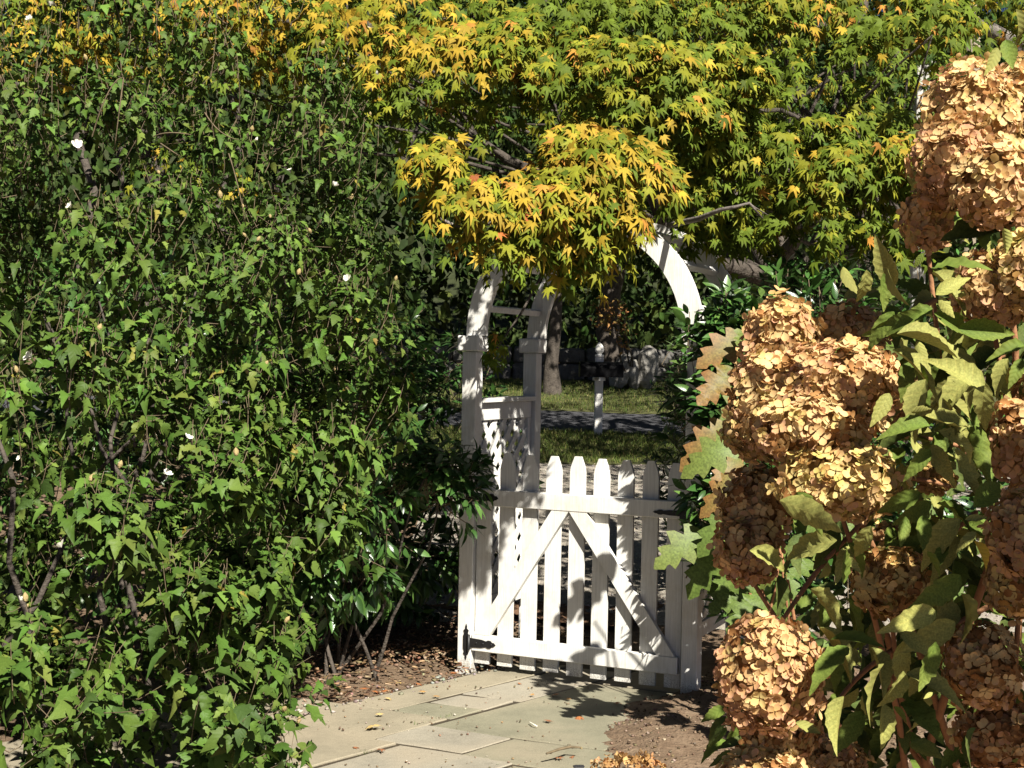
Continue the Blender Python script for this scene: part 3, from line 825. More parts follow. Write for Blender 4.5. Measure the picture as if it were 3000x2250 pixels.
# ---- Japanese maple
MAP = empty('japanese_maple', (1.9, 9.2, ground_z(9.2)), 'spreading japanese maple with layered yellow and green star leaves over the arbor', 'tree')
map_tm = [maple_leaf(1.0, .35, .10, 6), maple_leaf(.9, .0, .085, 7), maple_leaf(.35, .1, .10, 1), maple_leaf(.55, .15, .11, 2), maple_leaf(.20, .02, .085, 3), maple_leaf(.75, .2, .10, 4), maple_leaf(.1, -.15, .095, 5)]
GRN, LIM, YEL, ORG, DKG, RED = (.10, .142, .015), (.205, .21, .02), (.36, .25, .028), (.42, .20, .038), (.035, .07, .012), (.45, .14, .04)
mD, mN, mT, mS, mA = [], [], [], [], []
spray_at = []
rs = random.Random(9)
def spray(px, py, Y, rx, rz, n, cols, w, fall=(0.25, 0.0), size=(.046, .078), ry=None, thick=.07):
    """One tier: leaves lie tile-like on a dome, tips hanging outward; px, py, Y name its middle."""
    c = P(px, py, Y); ry = ry or rx * .7
    spray_at.append((c, rx, rz))
    for _ in range(int(n * 2.6)):
        while True:
            a, b = rs.uniform(-1, 1), rs.uniform(-1, 1)
            if a * a + b * b < 1: break
        rr = a * a + b * b
        edge = n3((c[0] + a, c[1] + b, c[2]), 2.3, 4.0) * .5
        if n3((c[0] + a * rx, c[1] + b * ry, c[2]), 3.2, 7.0) < -.14: continue
        if rr > 1 - max(0, edge): continue
        z = rz * (math.sqrt(max(0, 1 - rr)) * 1.25 - .62) - abs(rs.gauss(0, thick))
        p = c + np.array([a * rx, b * ry, z])
        nrm = np.array([a / rx * rz * .9, b / ry * rz * .9, .62]) + np.array([0, -.45, .15]) + np.array([rs.gauss(0, .42) for _ in range(3)])
        out = np.array([a + fall[0], b - .35, -.35 - .9 * rr + fall[1]]) + np.array([rs.gauss(0, .4), rs.gauss(0, .4), rs.gauss(-.12, .3)])
        mD.append(out); mN.append(nrm); mT.append(p); mS.append(rs.uniform(*size))
        ci = rs.choices(range(len(cols)), w)[0]
        mA.append(cols[ci])
Y_ = [YEL, LIM, ORG, GRN, RED]
A1, A2, A3, A4, A5 = [.40, .38, .06, .15, .01], [.08, .44, .02, .46, 0], [.02, .24, .005, .735, 0], [.01, .12, .0, .87, 0], [.50, .34, .06, .10, .0]
for s in [  # main spray in front of the arch
        (1330, 470, 6.2, .28, .20, 110, A1), (1440, 500, 6.2, .30, .22, 150, A1), (1290, 560, 6.1, .22, .18, 90, A1), (1400, 580, 6.0, .30, .18, 130, A1), (1530, 570, 6.0, .28, .18, 120, A1), (1560, 470, 6.25, .26, .2, 90, A2),
        (1700, 430, 6.2, .26, .19, 150, A5), (1790, 470, 6.0, .30, .22, 170, A1), (1640, 570, 5.95, .26, .17, 130, A1), (1740, 590, 5.95, .24, .16, 120, A1), (1890, 465, 6.7, .2, .20, 90, A3),
        (1670, 660, 5.95, .16, .12, 60, A2), (1560, 680, 5.95, .22, .12, 80, A2), (1440, 660, 6.1, .2, .13, 70, A2), (1270, 680, 6.1, .13, .17, 60, A1), (1660, 730, 6.0, .13, .10, 40, A2), (1760, 680, 5.95, .13, .12, 46, A2), (1380, 690, 6.0, .16, .12, 60, A1),
        (2020, 560, 7.0, .16, .14, 60, A3), (1680, 740, 6.6, .16, .09, 36, A4), (1690, 800, 7.0, .10, .10, 22, A4), (1480, 740, 7.0, .10, .08, 22, A4), (1450, 1000, 7.0, .05, .10, 9, A3),
        # upper band
        (1150, 60, 7.2, .50, .30, 160, A5), (1000, 130, 7.4, .40, .30, 100, A2), (1330, 150, 7.0, .50, .26, 190, A1), (1560, 130, 6.9, .46, .26, 180, A2), (1800, 190, 6.7, .48, .24, 190, A2), (2030, 190, 6.9, .46, .20, 180, A2), (2180, 225, 6.9, .28, .16, 90, A2),
        (1650, 300, 6.9, .44, .28, 150, A3), (1900, 310, 6.8, .46, .24, 150, A2), (1560, 290, 7.1, .30, .30, 110, A4), (1230, 310, 7.3, .40, .26, 100, A3), (1400, 60, 7.6, .5, .3, 110, A3),
        # right cascade
        (2090, 380, 7.1, .40, .26, 170, A3), (2230, 460, 7.1, .38, .26, 170, A2), (2060, 480, 7.2, .40, .26, 110, A4), (2400, 430, 6.9, .36, .30, 150, A3), (2520, 500, 6.8, .36, .28, 170, A2), (2600, 560, 6.9, .26, .26, 110, A3), (2640, 470, 7.0, .18, .24, 70, A1), (2300, 560, 7.1, .34, .18, 110, A2), (2420, 620, 6.9, .34, .20, 110, A3), (2560, 680, 6.8, .32, .18, 100, A3),
        (2080, 620, 7.1, .26, .20, 90, A3), (2140, 690, 7.2, .26, .16, 80, A3), (2330, 290, 7.6, .40, .22, 60, A4), (2500, 300, 7.6, .40, .26, 60, A4), (2600, 380, 7.3, .36, .22, 90, A3),
        # top right
        (2150, 40, 7.6, .48, .22, 140, A2), (2330, 50, 7.7, .42, .2, 120, A2), (2520, 30, 7.6, .42, .18, 110, A2), (2700, 20, 7.5, .34, .16, 80, A3), (2650, 110, 7.2, .40, .25, 80, A4), (2750, 60, 6.9, .30, .2, 60, A3), (2450, 160, 7.4, .4, .3, 80, A4),
        (1750, 40, 7.2, .5, .25, 120, A4), (1950, 60, 7.2, .5, .25, 120, A4),
        # behind the rose of Sharon, top left
        (200, 150, 8.4, .60, .35, 180, A5), (480, 90, 8.3, .70, .35, 220, A5), (760, 50, 8.1, .65, .35, 200, A5), (950, 30, 7.8, .55, .3, 170, A5), (300, 30, 8.6, .6, .3, 130, A5), (640, 200, 8.3, .6, .3, 120, A2), (60, 60, 8.6, .4, .3, 70, A2)]:
    spray(*s[:6], Y_, s[6], fall=(.45 if s[0] > 1850 else .1, -.1))
# deeper tiers, their shade coloured in with darker greens, and the crown above the frame
for _ in range(16):
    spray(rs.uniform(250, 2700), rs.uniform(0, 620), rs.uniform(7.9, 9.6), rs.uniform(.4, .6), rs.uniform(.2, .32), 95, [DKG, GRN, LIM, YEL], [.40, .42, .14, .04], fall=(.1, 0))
for _ in range(40):  # unseen sprays overhead, put there to shade what lies behind
    x, y, z = rs.uniform(-1.8, 4.2), rs.uniform(7.6, 11.5), rs.uniform(3.7, 5.3)
    q = np.array([[x, y, z]]); a, b, c_ = project(q)
    spray(a[0], b[0], y, rs.uniform(.5, .8), rs.uniform(.2, .3), 110, [GRN, LIM, YEL, ORG], [.4, .3, .2, .1], fall=(.1, 0))
mD, mN, mT, mS = map(np.array, (mD, mN, mT, mS)); mA = np.array(mA)
mA = np.clip(mA * (1 + RNG.normal(0, .16, (len(mA), 1))), .006, .9)
tipc = np.where(((RNG.random(len(mA)) < .16) & (mA[:, 0] > .3))[:, None], mA * .6 + np.array(ORG) * .4, mA * .97)
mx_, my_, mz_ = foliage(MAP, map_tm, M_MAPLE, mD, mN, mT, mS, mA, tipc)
tk = Tubes(); base = np.array([1.9, 9.2, ground_z(9.2) - .05])
fork = base + np.array([-.1, -.1, 2.25])
tk.add(wavy(base, fork, 7, .06, 1), [.17, .14, .125, .12, .115, .11, .11], 12, .2)
tk.build('trunk', M_BARK_GREY, MAP)
for k, e in enumerate([(.1, 7.6, 2.9), (1.6, 7.0, 3.2), (2.4, 7.4, 2.6), (-1.6, 8.4, 3.4), (3.1, 8.8, 3.6), (.6, 9.6, 4.2), (2.0, 10.2, 4.4)]):
    li = Tubes(); pts = wavy(fork + np.array([0, 0, -.03]), e, 9, .12, k * 3.1); li.add(pts[:7], list(np.linspace(.07, .012, 7)), 8, .2)
    for (c, rx, rz) in spray_at:
        if np.linalg.norm(c - np.array(e)) < 1.5 and rs.random() < .5:
            j = rs.randint(3, 6); li.add(wavy(pts[j], c + np.array([0, .1, -.05]), 5, .12, rx), list(np.linspace(.016, .004, 5)), 5)
    li.build('limb', M_BARK, MAP)
br = Tubes()
br.add([P(1290, 640, 5.98), P(1330, 660, 5.96), P(1365, 668, 5.96), P(1400, 655, 6.0), P(1470, 648, 6.05), P(1560, 640, 6.3), P(1700, 600, 6.9)], [.006, .009, .012, .012, .014, .016, .022], 7, .3)
br.build('branch', M_BARK_GREY, MAP)
br = Tubes(); br.add([P(1960, 660, 7.0), P(2050, 640, 6.6), P(2110, 615, 6.45), P(2160, 605, 6.4), P(2195, 595, 6.4), P(2235, 640, 6.45)], [.016, .013, .010, .008, .007, .003], 6, .3); br.add([P(2195, 597, 6.4), P(2215, 610, 6.42), P(2250, 630, 6.5)], [.005, .004, .002], 5)
br.build('branch', M_BARK_GREY, MAP)

# ---- oakleaf hydrangea by the right post
OAK = empty('oakleaf_hydrangea', (1.2, 6.1, 0), 'low shrub with big lobed green leaves turning red, in front of the right gate post', 'shrub')
ok_tm = [oak_leaf(fold=.15, droop=.25), oak_leaf(fold=.25, droop=.4, twist=.2), oak_leaf(fold=.08, droop=.12, wave=.2)]
oD, oN, oT, oS, oA, oB = [], [], [], [], [], []
OG, OR, OO = (.10, .15, .03), (.24, .10, .035), (.14, .165, .038)
for (x0, y0, x1, y1, a, b) in [(2180, 985, 2060, 1050, OO, OR), (2150, 1080, 2055, 1170, OO, OR), (2140, 1250, 2010, 1330, OG, OR), (2150, 1290, 2030, 1370, OR, OO), (2155, 1400, 2080, 1490, OO, OR), 
                               (2200, 960, 2165, 1000, OG, OO), (2060, 1560, 1935, 1640, OG, OO), (2130, 1580, 2020, 1710, OG, OG), (2190, 1600, 2110, 1740, OG, OG), (2170, 1480, 2060, 1590, OG, OG), (2200, 1690, 2090, 1780, OG, OG), (2230, 1750, 2140, 1850, OG, OG), (2200, 1150, 2120, 1230, OG, OO), (2165, 1340, 2100, 1400, OO, OR)]:
    Y = 5.8 + rs.uniform(-.2, .2)
    p, q = P(x0, y0, Y + .04), P(x1, y1, Y - .06)
    oT.append(p); oD.append(q - p); oS.append(np.linalg.norm(q - p) * 1.05); oN.append(np.array([-.1 + rs.gauss(0, .25), -1, .55 + rs.gauss(0, .25)])); oA.append(a); oB.append(b)
for _ in range(26):
    p = P(rs.uniform(2150, 2420), rs.uniform(1450, 1950), rs.uniform(5.9, 6.4))
    oT.append(p); oD.append(np.array([rs.gauss(-.3, .6), rs.gauss(-.5, .4), rs.gauss(-.6, .3)])); oS.append(rs.uniform(.12, .18)); oN.append(np.array([rs.gauss(0, .3), -.6, .8])); oA.append(OG); oB.append(OG if rs.random() < .7 else OO)
for _ in range(25):  # leaves hidden behind the flower heads, added to shade soil and gate
    p = P(rs.uniform(2420, 2760), rs.uniform(900, 1750), rs.uniform(5.1, 5.7))
    oT.append(p); oD.append(np.array([rs.gauss(0, .6), rs.gauss(-.4, .4), rs.gauss(-.5, .3)])); oS.append(rs.uniform(.12, .19)); oN.append(np.array([rs.gauss(0, .3), -.6, .8])); oA.append(OG); oB.append(OG)
oA = np.array(oA) * (1 + RNG.normal(0, .12, (len(oA), 1)))
foliage(OAK, ok_tm, M_OAK, np.array(oD), np.array(oN), np.array(oT), np.array(oS), oA, np.array(oB))
for k in range(6):
    q = Tubes(); q.add(wavy((1.2 + rs.uniform(-.1, .2), 6.1 + rs.uniform(-.1, .1), 0), P(rs.uniform(2130, 2300), rs.uniform(1050, 1650), 5.95), 7, .1, k), list(np.linspace(.011, .004, 7)), 6); q.build('stem', M_CANE, OAK)

# ---- panicle hydrangea at right, close to the camera
HYD = empty('panicle_hydrangea', (1.35, 3.0, 0), 'large hydrangea at right with big faded peach flower heads and pale green leaves', 'shrub')
flo_tm = [sepal_floret(.3, 1), sepal_floret(.5, 2), sepal_floret(.15, 3), sepal_floret(.7, 4), sepal_floret(.4, 5), sepal_floret(0, 6)]
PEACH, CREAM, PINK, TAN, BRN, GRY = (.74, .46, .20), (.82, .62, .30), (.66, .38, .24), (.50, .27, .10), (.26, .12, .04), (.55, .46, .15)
HEADS = [  # px, py, w, h, depth, pink share, brown share, green share
    (2292, 985, 215, 230, 2.40, .15, .10, .10), (2480, 975, 230, 170, 2.45, .25, .12, .10), (2258, 1150, 250, 270, 2.30, .25, .15, .05), (2460, 1120, 380, 250, 2.25, .20, .10, .10), (2380, 1250, 420, 230, 2.22, .25, .10, .15),
    (2212, 1255, 175, 180, 2.32, .30, .05, .10), (2460, 1405, 370, 240, 2.18, .20, .05, .15), (2215, 1480, 230, 240, 2.45, .20, .25, .05), (2190, 1610, 190, 200, 2.40, .25, .05, .15), (2248, 1975, 300, 350, 2.10, .30, .08, .15),
    (2610, 1705, 225, 200, 2.30, .20, .25, .05), (2240, 2270, 280, 150, 2.15, .15, .05, .25), (2850, 330, 290, 300, 2.25, .35, .05, .15), (2790, 470, 240, 240, 2.2, .35, .05, .10), (2930, 540, 280, 260, 2.15, .25, .05, .15),
    (2980, 330, 180, 300, 2.3, .2, .05, .15), (2715, 640, 140, 180, 2.35, .15, .05, .25), (2760, 560, 130, 130, 2.3, .2, .05, .15), (2905, 850, 230, 230, 2.15, .5, .10, .05), (3010, 790, 200, 240, 2.1, .3, .1, .1), (2985, 1290, 170, 240, 2.15, .35, .05, .05),
    (2980, 1560, 170, 250, 2.10, .55, .05, .05), (2985, 1700, 180, 200, 2.15, .5, .1, .0), (2880, 1950, 230, 250, 2.2, .2, .45, .0), (2920, 2150, 220, 220, 2.3, .2, .4, .0), (2740, 1400, 90, 70, 2.5, .0, .1, .8), (2280, 2150, 230, 200, 2.5, .1, .4, .1),
    (2440, 2230, 200, 130, 2.6, .2, .4, .0), (3150, 1150, 300, 300, 2.2, .3, .1, .1), (3200, 1700, 320, 320, 2.0, .3, .1, .1), (3450, 1500, 400, 400, 2.0, .3, .1, .1), (2620, 1180, 170, 180, 2.42, .2, .1, .2), (2600, 1590, 120, 100, 2.6, .1, .2, .2)]  # heads well past the right edge are unseen, added for shade
fD, fN, fT, fS, fA, fB, fO = [], [], [], [], [], [], []
core_v, core_f = [], []
sph = []
for j in range(7):
    for i in range(10): sph.append((math.sin(math.pi * j / 6) * math.cos(i * .628), math.sin(math.pi * j / 6) * math.sin(i * .628), math.cos(math.pi * j / 6)))
sph_f = [(j * 10 + i, j * 10 + (i + 1) % 10, (j + 1) * 10 + (i + 1) % 10, (j + 1) * 10 + i) for j in range(6) for i in range(10)]
M_CORE = plain('dried_core', (.34, .20, .08), .9, .1)
head_objs = []
for hi, (px, py, w, h, Y, pk, bn, gr) in enumerate(HEADS):
    c = P(px, py, Y); rx, rz = w / 2 / FPX * Y, h / 2 / FPX * Y; ry = (rx + rz) / 2 * .95
    ho = mesh_obj('flower_head', [np.array(s) * np.array([rx, ry, rz]) * .72 for s in sph], sph_f, M_CORE, HYD, smooth=True)
    ho.location = c - np.array(HYD.location); OFFS[ho.name] = tuple(c)
    if bn > .3: ho['label'] = 'shaded flower head, coloured browner for the shade'  # high brown share paints the shade of these heads into their florets
    head_objs.append(ho)
    ht = np.array(rs.choice([(1, 1, 1), (1.02, .96, .95), (1.0, 1.08, .92), (.92, .86, .85), (1.08, 1.1, 1.1)]))
    n = int(80 + 44000 * (rx * rz + ry * rz + rx * ry) / 3)
    ga = 2.39996; oo = rs.uniform(0, 6)
    for k in range(n):
        zz = 1 - 2 * (k + .5) / n; rad = math.sqrt(1 - zz * zz); a = ga * k + oo
        d = np.array([rad * math.cos(a), rad * math.sin(a), zz]) + np.array([rs.gauss(0, .07) for _ in range(3)]); d /= np.linalg.norm(d)
        if d[1] > .75: continue
        bulge = 1 + .34 * n3(d, 2.3, hi * 3.3) + .12 * n3(d, 6, hi) + rs.gauss(0, .03)
        p = c + d * np.array([rx, ry, rz]) * .90 * bulge
        nn = d / np.array([rx, ry, rz]); nn /= np.linalg.norm(nn)
        nn = nn + np.array([rs.gauss(0, .3), rs.gauss(0, .3), rs.gauss(.12, .3)])
        fN.append(nn); fD.append(np.cross(nn, [rs.gauss(0, 1), rs.gauss(0, 1), rs.gauss(0, 1)])); fT.append(p); fS.append(rs.uniform(.0112, .0172))
        g = rs.random(); patch = n3(p, 9, 2.0)
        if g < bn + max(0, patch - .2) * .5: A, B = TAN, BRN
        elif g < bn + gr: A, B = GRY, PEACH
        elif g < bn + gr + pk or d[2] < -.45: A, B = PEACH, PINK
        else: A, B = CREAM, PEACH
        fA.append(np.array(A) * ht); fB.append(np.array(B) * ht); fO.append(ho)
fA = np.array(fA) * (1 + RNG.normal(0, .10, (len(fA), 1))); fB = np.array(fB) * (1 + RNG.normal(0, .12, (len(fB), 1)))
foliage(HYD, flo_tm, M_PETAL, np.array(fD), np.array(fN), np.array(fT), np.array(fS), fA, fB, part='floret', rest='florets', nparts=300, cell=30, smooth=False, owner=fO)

hy_tm = [hyd_leaf(fold=.5, droop=.25), hyd_leaf(fold=.8, droop=.45, twist=.25), hyd_leaf(fold=.35, droop=.4, twist=-.4, wave=.2), hyd_leaf(fold=1.2, droop=.2, twist=.1), hyd_leaf(fold=.7, droop=-.2, wave=.15), hyd_leaf(fold=1.0, droop=.5, twist=-.2, wave=.2)]
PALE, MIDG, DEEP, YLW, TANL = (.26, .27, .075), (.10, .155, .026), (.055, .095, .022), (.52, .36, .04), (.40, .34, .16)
C4 = lambda x, y: (2000 + x * .452, 800 + y * .452)
C5 = lambda x, y: (2000 + x * .452, 1500 + y * .452)
C6 = lambda x, y: (2000 + x * .452, y * .452)
LV = [(C4, 1040, -40, 1120, 150, PALE), (C4, 1190, -20, 1180, 210, PALE), (C4, 1300, 0, 1270, 240, MIDG), (C4, 1330, -30, 1400, 220, PALE), (C4, 1620, 230, 1380, 340, MIDG), (C4, 1560, 260, 1240, 410, MIDG), (C4, 1370, 250, 1190, 480, MIDG),
      (C4, 1640, 140, 1860, 10, PALE), (C4, 1668, 150, 1745, 300, PALE), (C4, 1630, 260, 1875, 395, MIDG), (C4, 1520, 440, 1585, 610, PALE), (C4, 1360, 500, 1735, 715, PALE), (C4, 1470, 560, 1430, 800, MIDG), (C4, 1495, 590, 1640, 790, MIDG), (C4, 1905, 645, 1620, 865, PALE),
      (C4, 1730, 810, 1910, 935, PALE), (C4, 1480, 900, 1625, 900, PALE), (C4, 1340, 780, 1235, 980, PALE), (C4, 1650, 880, 1785, 1135, DEEP), (C4, 1495, 1045, 1135, 1155, DEEP), (C4, 1480, 1065, 1625, 1235, PALE), (C4, 1890, 990, 1965, 1310, MIDG), (C4, 1810, 1100, 1895, 1215, PALE),
      (C4, 1765, 1140, 1870, 1470, PALE), (C4, 1445, 1250, 1535, 1310, PALE), (C4, 630, 1475, 1075, 1645, PALE), (C4, 740, 1420, 910, 1660, MIDG), (C4, 1610, 1480, 1400, 1640, MIDG), (C4, 2212, 470, 2020, 500, MIDG), (C4, 2110, 555, 1995, 770, PALE), (C4, 2000, 655, 2115, 825, PALE), (C4, 2200, 555, 2125, 730, MIDG),
      (C5, 435, 250, 725, 345, PALE), (C5, 790, 120, 730, 430, DEEP), (C5, 1000, 90, 855, 385, DEEP), (C5, 1050, 285, 1140, 405, PALE), (C5, 620, 410, 665, 665, DEEP), (C5, 830, 500, 1065, 705, PALE), (C5, 1060, 555, 1275, 930, MIDG), (C5, 885, 750, 1145, 1065, PALE), (C5, 1305, 985, 1075, 1295, PALE),
      (C5, 1430, 835, 1400, 1095, TANL), (C5, 1045, 1195, 915, 1500, PALE), (C5, 1300, 1240, 1310, 1540, PALE), (C5, 1640, 645, 1335, 745, PALE), (C5, 1800, 410, 1535, 645, MIDG), (C5, 1640, 840, 1495, 1140, MIDG), (C5, 1585, 255, 1695, 385, MIDG), (C5, 1560, 20, 1545, 265, MIDG), (C5, 1445, 30, 1395, 230, MIDG), (C5, 730, 1365, 875, 1445, PALE),
      (C5, 1890, 190, 1990, 370, YLW), (C5, 1220, 90, 1100, 320, PALE), (C5, 1900, 130, 1780, 230, PALE), (C6, 2160, 60, 2230, 290, PALE), (C6, 2040, 310, 1985, 470, PALE), (C6, 2095, 260, 2135, 480, MIDG), (C6, 2300, 1340, 1690, 1630, DEEP), (C6, 2000, 1560, 1960, 1680, PALE), (C6, 2080, 1480, 2110, 1640, PALE), (C6, 1560, 1640, 1500, 1740, MIDG),
      (C5, 600, 1230, 560, 1000, DEEP), (C5, 1660, 1010, 1560, 1240, DEEP), (C5, 1480, 1490, 1700, 1640, DEEP), (C5, 1900, 1400, 1760, 1620, DEEP), (C5, 1620, 1170, 1560, 1215, PALE), (C5, 1370, 1260, 1460, 1350, MIDG), (C4, 2000, 1340, 1870, 1480, DEEP), (C4, 1830, 1600, 1970, 1600, PALE)]
lD, lN, lT, lS, lA, lB = [], [], [], [], [], []
for i, (fn, x0, y0, x1, y1, colr) in enumerate(LV):
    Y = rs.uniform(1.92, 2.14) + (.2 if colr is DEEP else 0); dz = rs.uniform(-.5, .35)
    a = P(*fn(x0, y0), Y); L = np.linalg.norm(P(*fn(x1, y1), Y) - a); b = P(*fn(x1, y1), Y + dz * L)
    lT.append(a); lD.append(b - a); lS.append(np.linalg.norm(b - a)); nn = np.array([rs.gauss(.3, .35), -1 + rs.gauss(0, .2), rs.gauss(.65, .35)])
    if rs.random() < .25: nn = nn * np.array([-1, -1, -1]) + np.array([0, -.5, 1.2])
    lN.append(nn); lA.append(colr); lB.append(tuple(.8 * c + .2 * d for c, d in zip(colr, (.45, .34, .10))))
cane_pts = []
canes = [((2270, 1850), (2420, 1640), 2.25), ((2420, 1640), (2560, 1490), 2.25), ((2560, 1490), (2640, 1430), 2.3), ((2640, 1700), (2860, 1500), 2.3), ((2600, 1700), (2730, 1610), 2.35), ((2680, 1880), (2900, 1775), 2.25), ((2640, 1180), (2940, 1040), 2.3), ((2560, 1260), (2900, 1330), 2.5), ((2450, 2060), (2620, 1900), 2.35), ((2660, 930), (2740, 880), 2.25), ((2650, 1400), (2780, 1425), 2.3)]
for k, (a, b, Y) in enumerate(canes):
    q = Tubes(); p0, p1 = P(*a, Y), P(*b, Y + .08); q.add(wavy(p0, p1, 6, .06, k), list(np.linspace(.0035, .0046, 6)), 7, .15); q.build('cane', M_CANE, HYD)
for k in range(16):
    b = np.array([1.35 + rs.uniform(-.25, .25), 3.0 + rs.uniform(-.2, .3), 0.0]); hpx = HEADS[(k * 2) % len(HEADS)]
    q = Tubes(); q.add(wavy(b, P(hpx[0], hpx[1] + hpx[3] * .35, hpx[4] + .05), 9, .10, k), list(np.linspace(.013, .004, 9)), 7, .15); q.build('cane', M_CANE, HYD)
for k in range(14):  # unseen canes carrying the leaves added for shade
    b = np.array([1.35 + rs.uniform(-.25, .25), 3.0 + rs.uniform(-.2, .3), 0.0])
    e_ = P(rs.uniform(3550, 4450), rs.uniform(150, 1100), rs.uniform(1.55, 1.8)) if k < 8 else P(rs.uniform(3050, 3700), rs.uniform(550, 1300), rs.uniform(2.2, 2.8))
    q = Tubes(); q.add(wavy(b, e_, 9, .12, k * 1.7), list(np.linspace(.012, .003, 9)), 7, .15); q.build('cane', M_CANE, HYD)
def rnd_leaf(x0, x1, y0, y1, Y0, Y1, n, cols, w):
    for _ in range(n):
        px, py = rs.uniform(x0, x1), rs.uniform(y0, y1)
        # keep the left margin of the plant stepped like the heads
        if Y0 < 2.3 and any(((px - h[0]) / (h[2] * .62)) ** 2 + ((py - h[1]) / (h[3] * .62)) ** 2 < 1 for h in HEADS): continue
        p = P(px, py, rs.uniform(Y0, Y1)); ci = rs.choices(cols, w)[0]
        d = np.array([rs.gauss(0, .7), rs.gauss(-.25, .45), rs.gauss(-.5, .55)]); d /= np.linalg.norm(d)
        lT.append(p); lD.append(d); lS.append(rs.uniform(.055, .10)); lN.append(np.array([rs.gauss(.1, .5), -.7, .7 + rs.gauss(0, .4)])); lA.append(ci); lB.append(tuple(.85 * c + .15 * d_ for c, d_ in zip(ci, (.45, .34, .10))))
mixc = [PALE, MIDG, DEEP]  # darker mixes towards the back put shade into the leaf colour
rnd_leaf(2620, 2960, 780, 1500, 1.98, 2.28, 46, mixc, [.6, .3, .1])
rnd_leaf(2420, 2860, 1520, 2150, 1.98, 2.28, 44, mixc, [.55, .35, .1])
rnd_leaf(2560, 3050, 1000, 1700, 2.35, 2.7, 85, mixc, [.45, .35, .2])
rnd_leaf(2400, 2900, 1450, 2050, 2.4, 2.8, 70, mixc, [.35, .35, .3])
rnd_leaf(2450, 3050, 820, 1050, 2.35, 2.7, 40, mixc, [.5, .35, .15])
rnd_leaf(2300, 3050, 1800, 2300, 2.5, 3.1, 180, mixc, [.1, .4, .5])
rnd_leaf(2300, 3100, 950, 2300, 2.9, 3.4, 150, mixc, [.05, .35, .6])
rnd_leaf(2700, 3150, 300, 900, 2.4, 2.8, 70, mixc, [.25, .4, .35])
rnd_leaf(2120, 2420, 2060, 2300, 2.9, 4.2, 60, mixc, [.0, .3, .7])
rnd_leaf(3020, 3800, 500, 1750, 2.1, 3.0, 330, mixc, [.3, .4, .3])  # unseen leaves past the right edge, added for shade
rnd_leaf(3500, 4500, 120, 1200, 1.5, 1.8, 360, mixc, [.3, .4, .3])  # unseen leaf mass beside the camera, added to shade the lower right
rnd_leaf(3000, 3500, -100, 500, 2.3, 2.9, 60, mixc, [.3, .4, .3])
lA = np.array(lA) * (1 + RNG.normal(0, .14, (len(lA), 1)))
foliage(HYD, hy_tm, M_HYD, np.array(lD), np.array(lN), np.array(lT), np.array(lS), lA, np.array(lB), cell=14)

# ---- low dried flower heads lying at the foot of the plant
lowc = G(1840, 2252, .06)
LOW = empty('dried_flower_head', tuple(lowc), 'dried tan flower head low over the bare soil at the bottom edge', 'flower')
n = 130; dd = norm(RNG.normal(0, 1, (n, 3))); dd[:, 2] = np.abs(dd[:, 2])
tt = lowc + dd * np.array([.14, .08, .06]) * RNG.uniform(.6, 1.1, (n, 1))
c1 = tints(n, [TAN, PEACH, BRN], .15)
foliage(LOW, flo_tm, M_PETAL, RNG.normal(0, 1, (n, 3)), dd + RNG.normal(0, .4, (n, 3)), tt, RNG.uniform(.012, .02, n), c1, c1 * .8, part='floret', rest='florets', nparts=60, cell=10, smooth=False)
q = Tubes(); q.add([lowc, lowc + np.array([.15, -.1, .02]), lowc + np.array([.4, -.2, -.02])], [.004, .005, .006], 6); q.build('stem', M_CANE, LOW)

# ------------------------------------------------------------------ beyond the gate
def lathe(name, prof, mat, parent, sides=14, square=False):
    v, f = [], []
    for r, z in prof:
        for k in range(sides): a = 2 * math.pi * k / sides; v.append((r * math.cos(a), r * math.sin(a), z))
    for j in range(len(prof) - 1):
        for k in range(sides): f.append((j * sides + k, j * sides + (k + 1) % sides, (j + 1) * sides + (k + 1) % sides, (j + 1) * sides + k))
    f.append(tuple(range(sides))[::-1]); f.append(tuple((len(prof) - 1) * sides + k for k in range(sides)))
    return mesh_obj(name, v, f, mat, parent, smooth=True)
mbY = 17.6
mbq = P(1752, 1252, mbY); mbz = ground_z(mbY)
MB = empty('mailbox', (mbq[0], mbY, mbz), 'black mailbox on a white post with an acorn finial, on the grass across the gravel', 'mailbox', rz=.05)
add_box('post', (-.05, .05, -.05, .05, -.05, 1.0), M_PAINT, MB, b=.006)
add_box('collar', (-.075, .075, -.075, .075, .70, .745), M_PAINT, MB, b=.006)
lathe('finial', [(.052, 1.001), (.056, 1.015), (.056, 1.03), (.03, 1.04), (.034, 1.055), (.055, 1.075), (.060, 1.10), (.05, 1.14), (.03, 1.17), (.008, 1.19), (.002, 1.195)], M_PAINT, MB)
pl = [(-.28, .75), (.28, .75), (.28, .93), (.25, .945), (-.25, .945), (-.28, .93)]
prof = [(.10 * math.cos(a), .86 + .085 * math.sin(a)) for a in np.linspace(0, math.pi, 9)]
pol = [(-.10, .75), (.10, .75)] + prof
bx = prism('box', pol, -.27, .27, M_MAILBOX, MB, plane='yz')
# the box wraps its post: shift it in front
bx.location = (0, -.152, 0)
dr = prism('box_door', [(a * 1.04, .848 + (b - .848) * 1.04) for a, b in pol], .2705, .282, M_MAILBOX, MB, plane='yz'); dr.location = (0, -.152, 0)
add_box('arm', (-.03, .03, -.24, -.051, .70, .748), M_PAINT, MB)

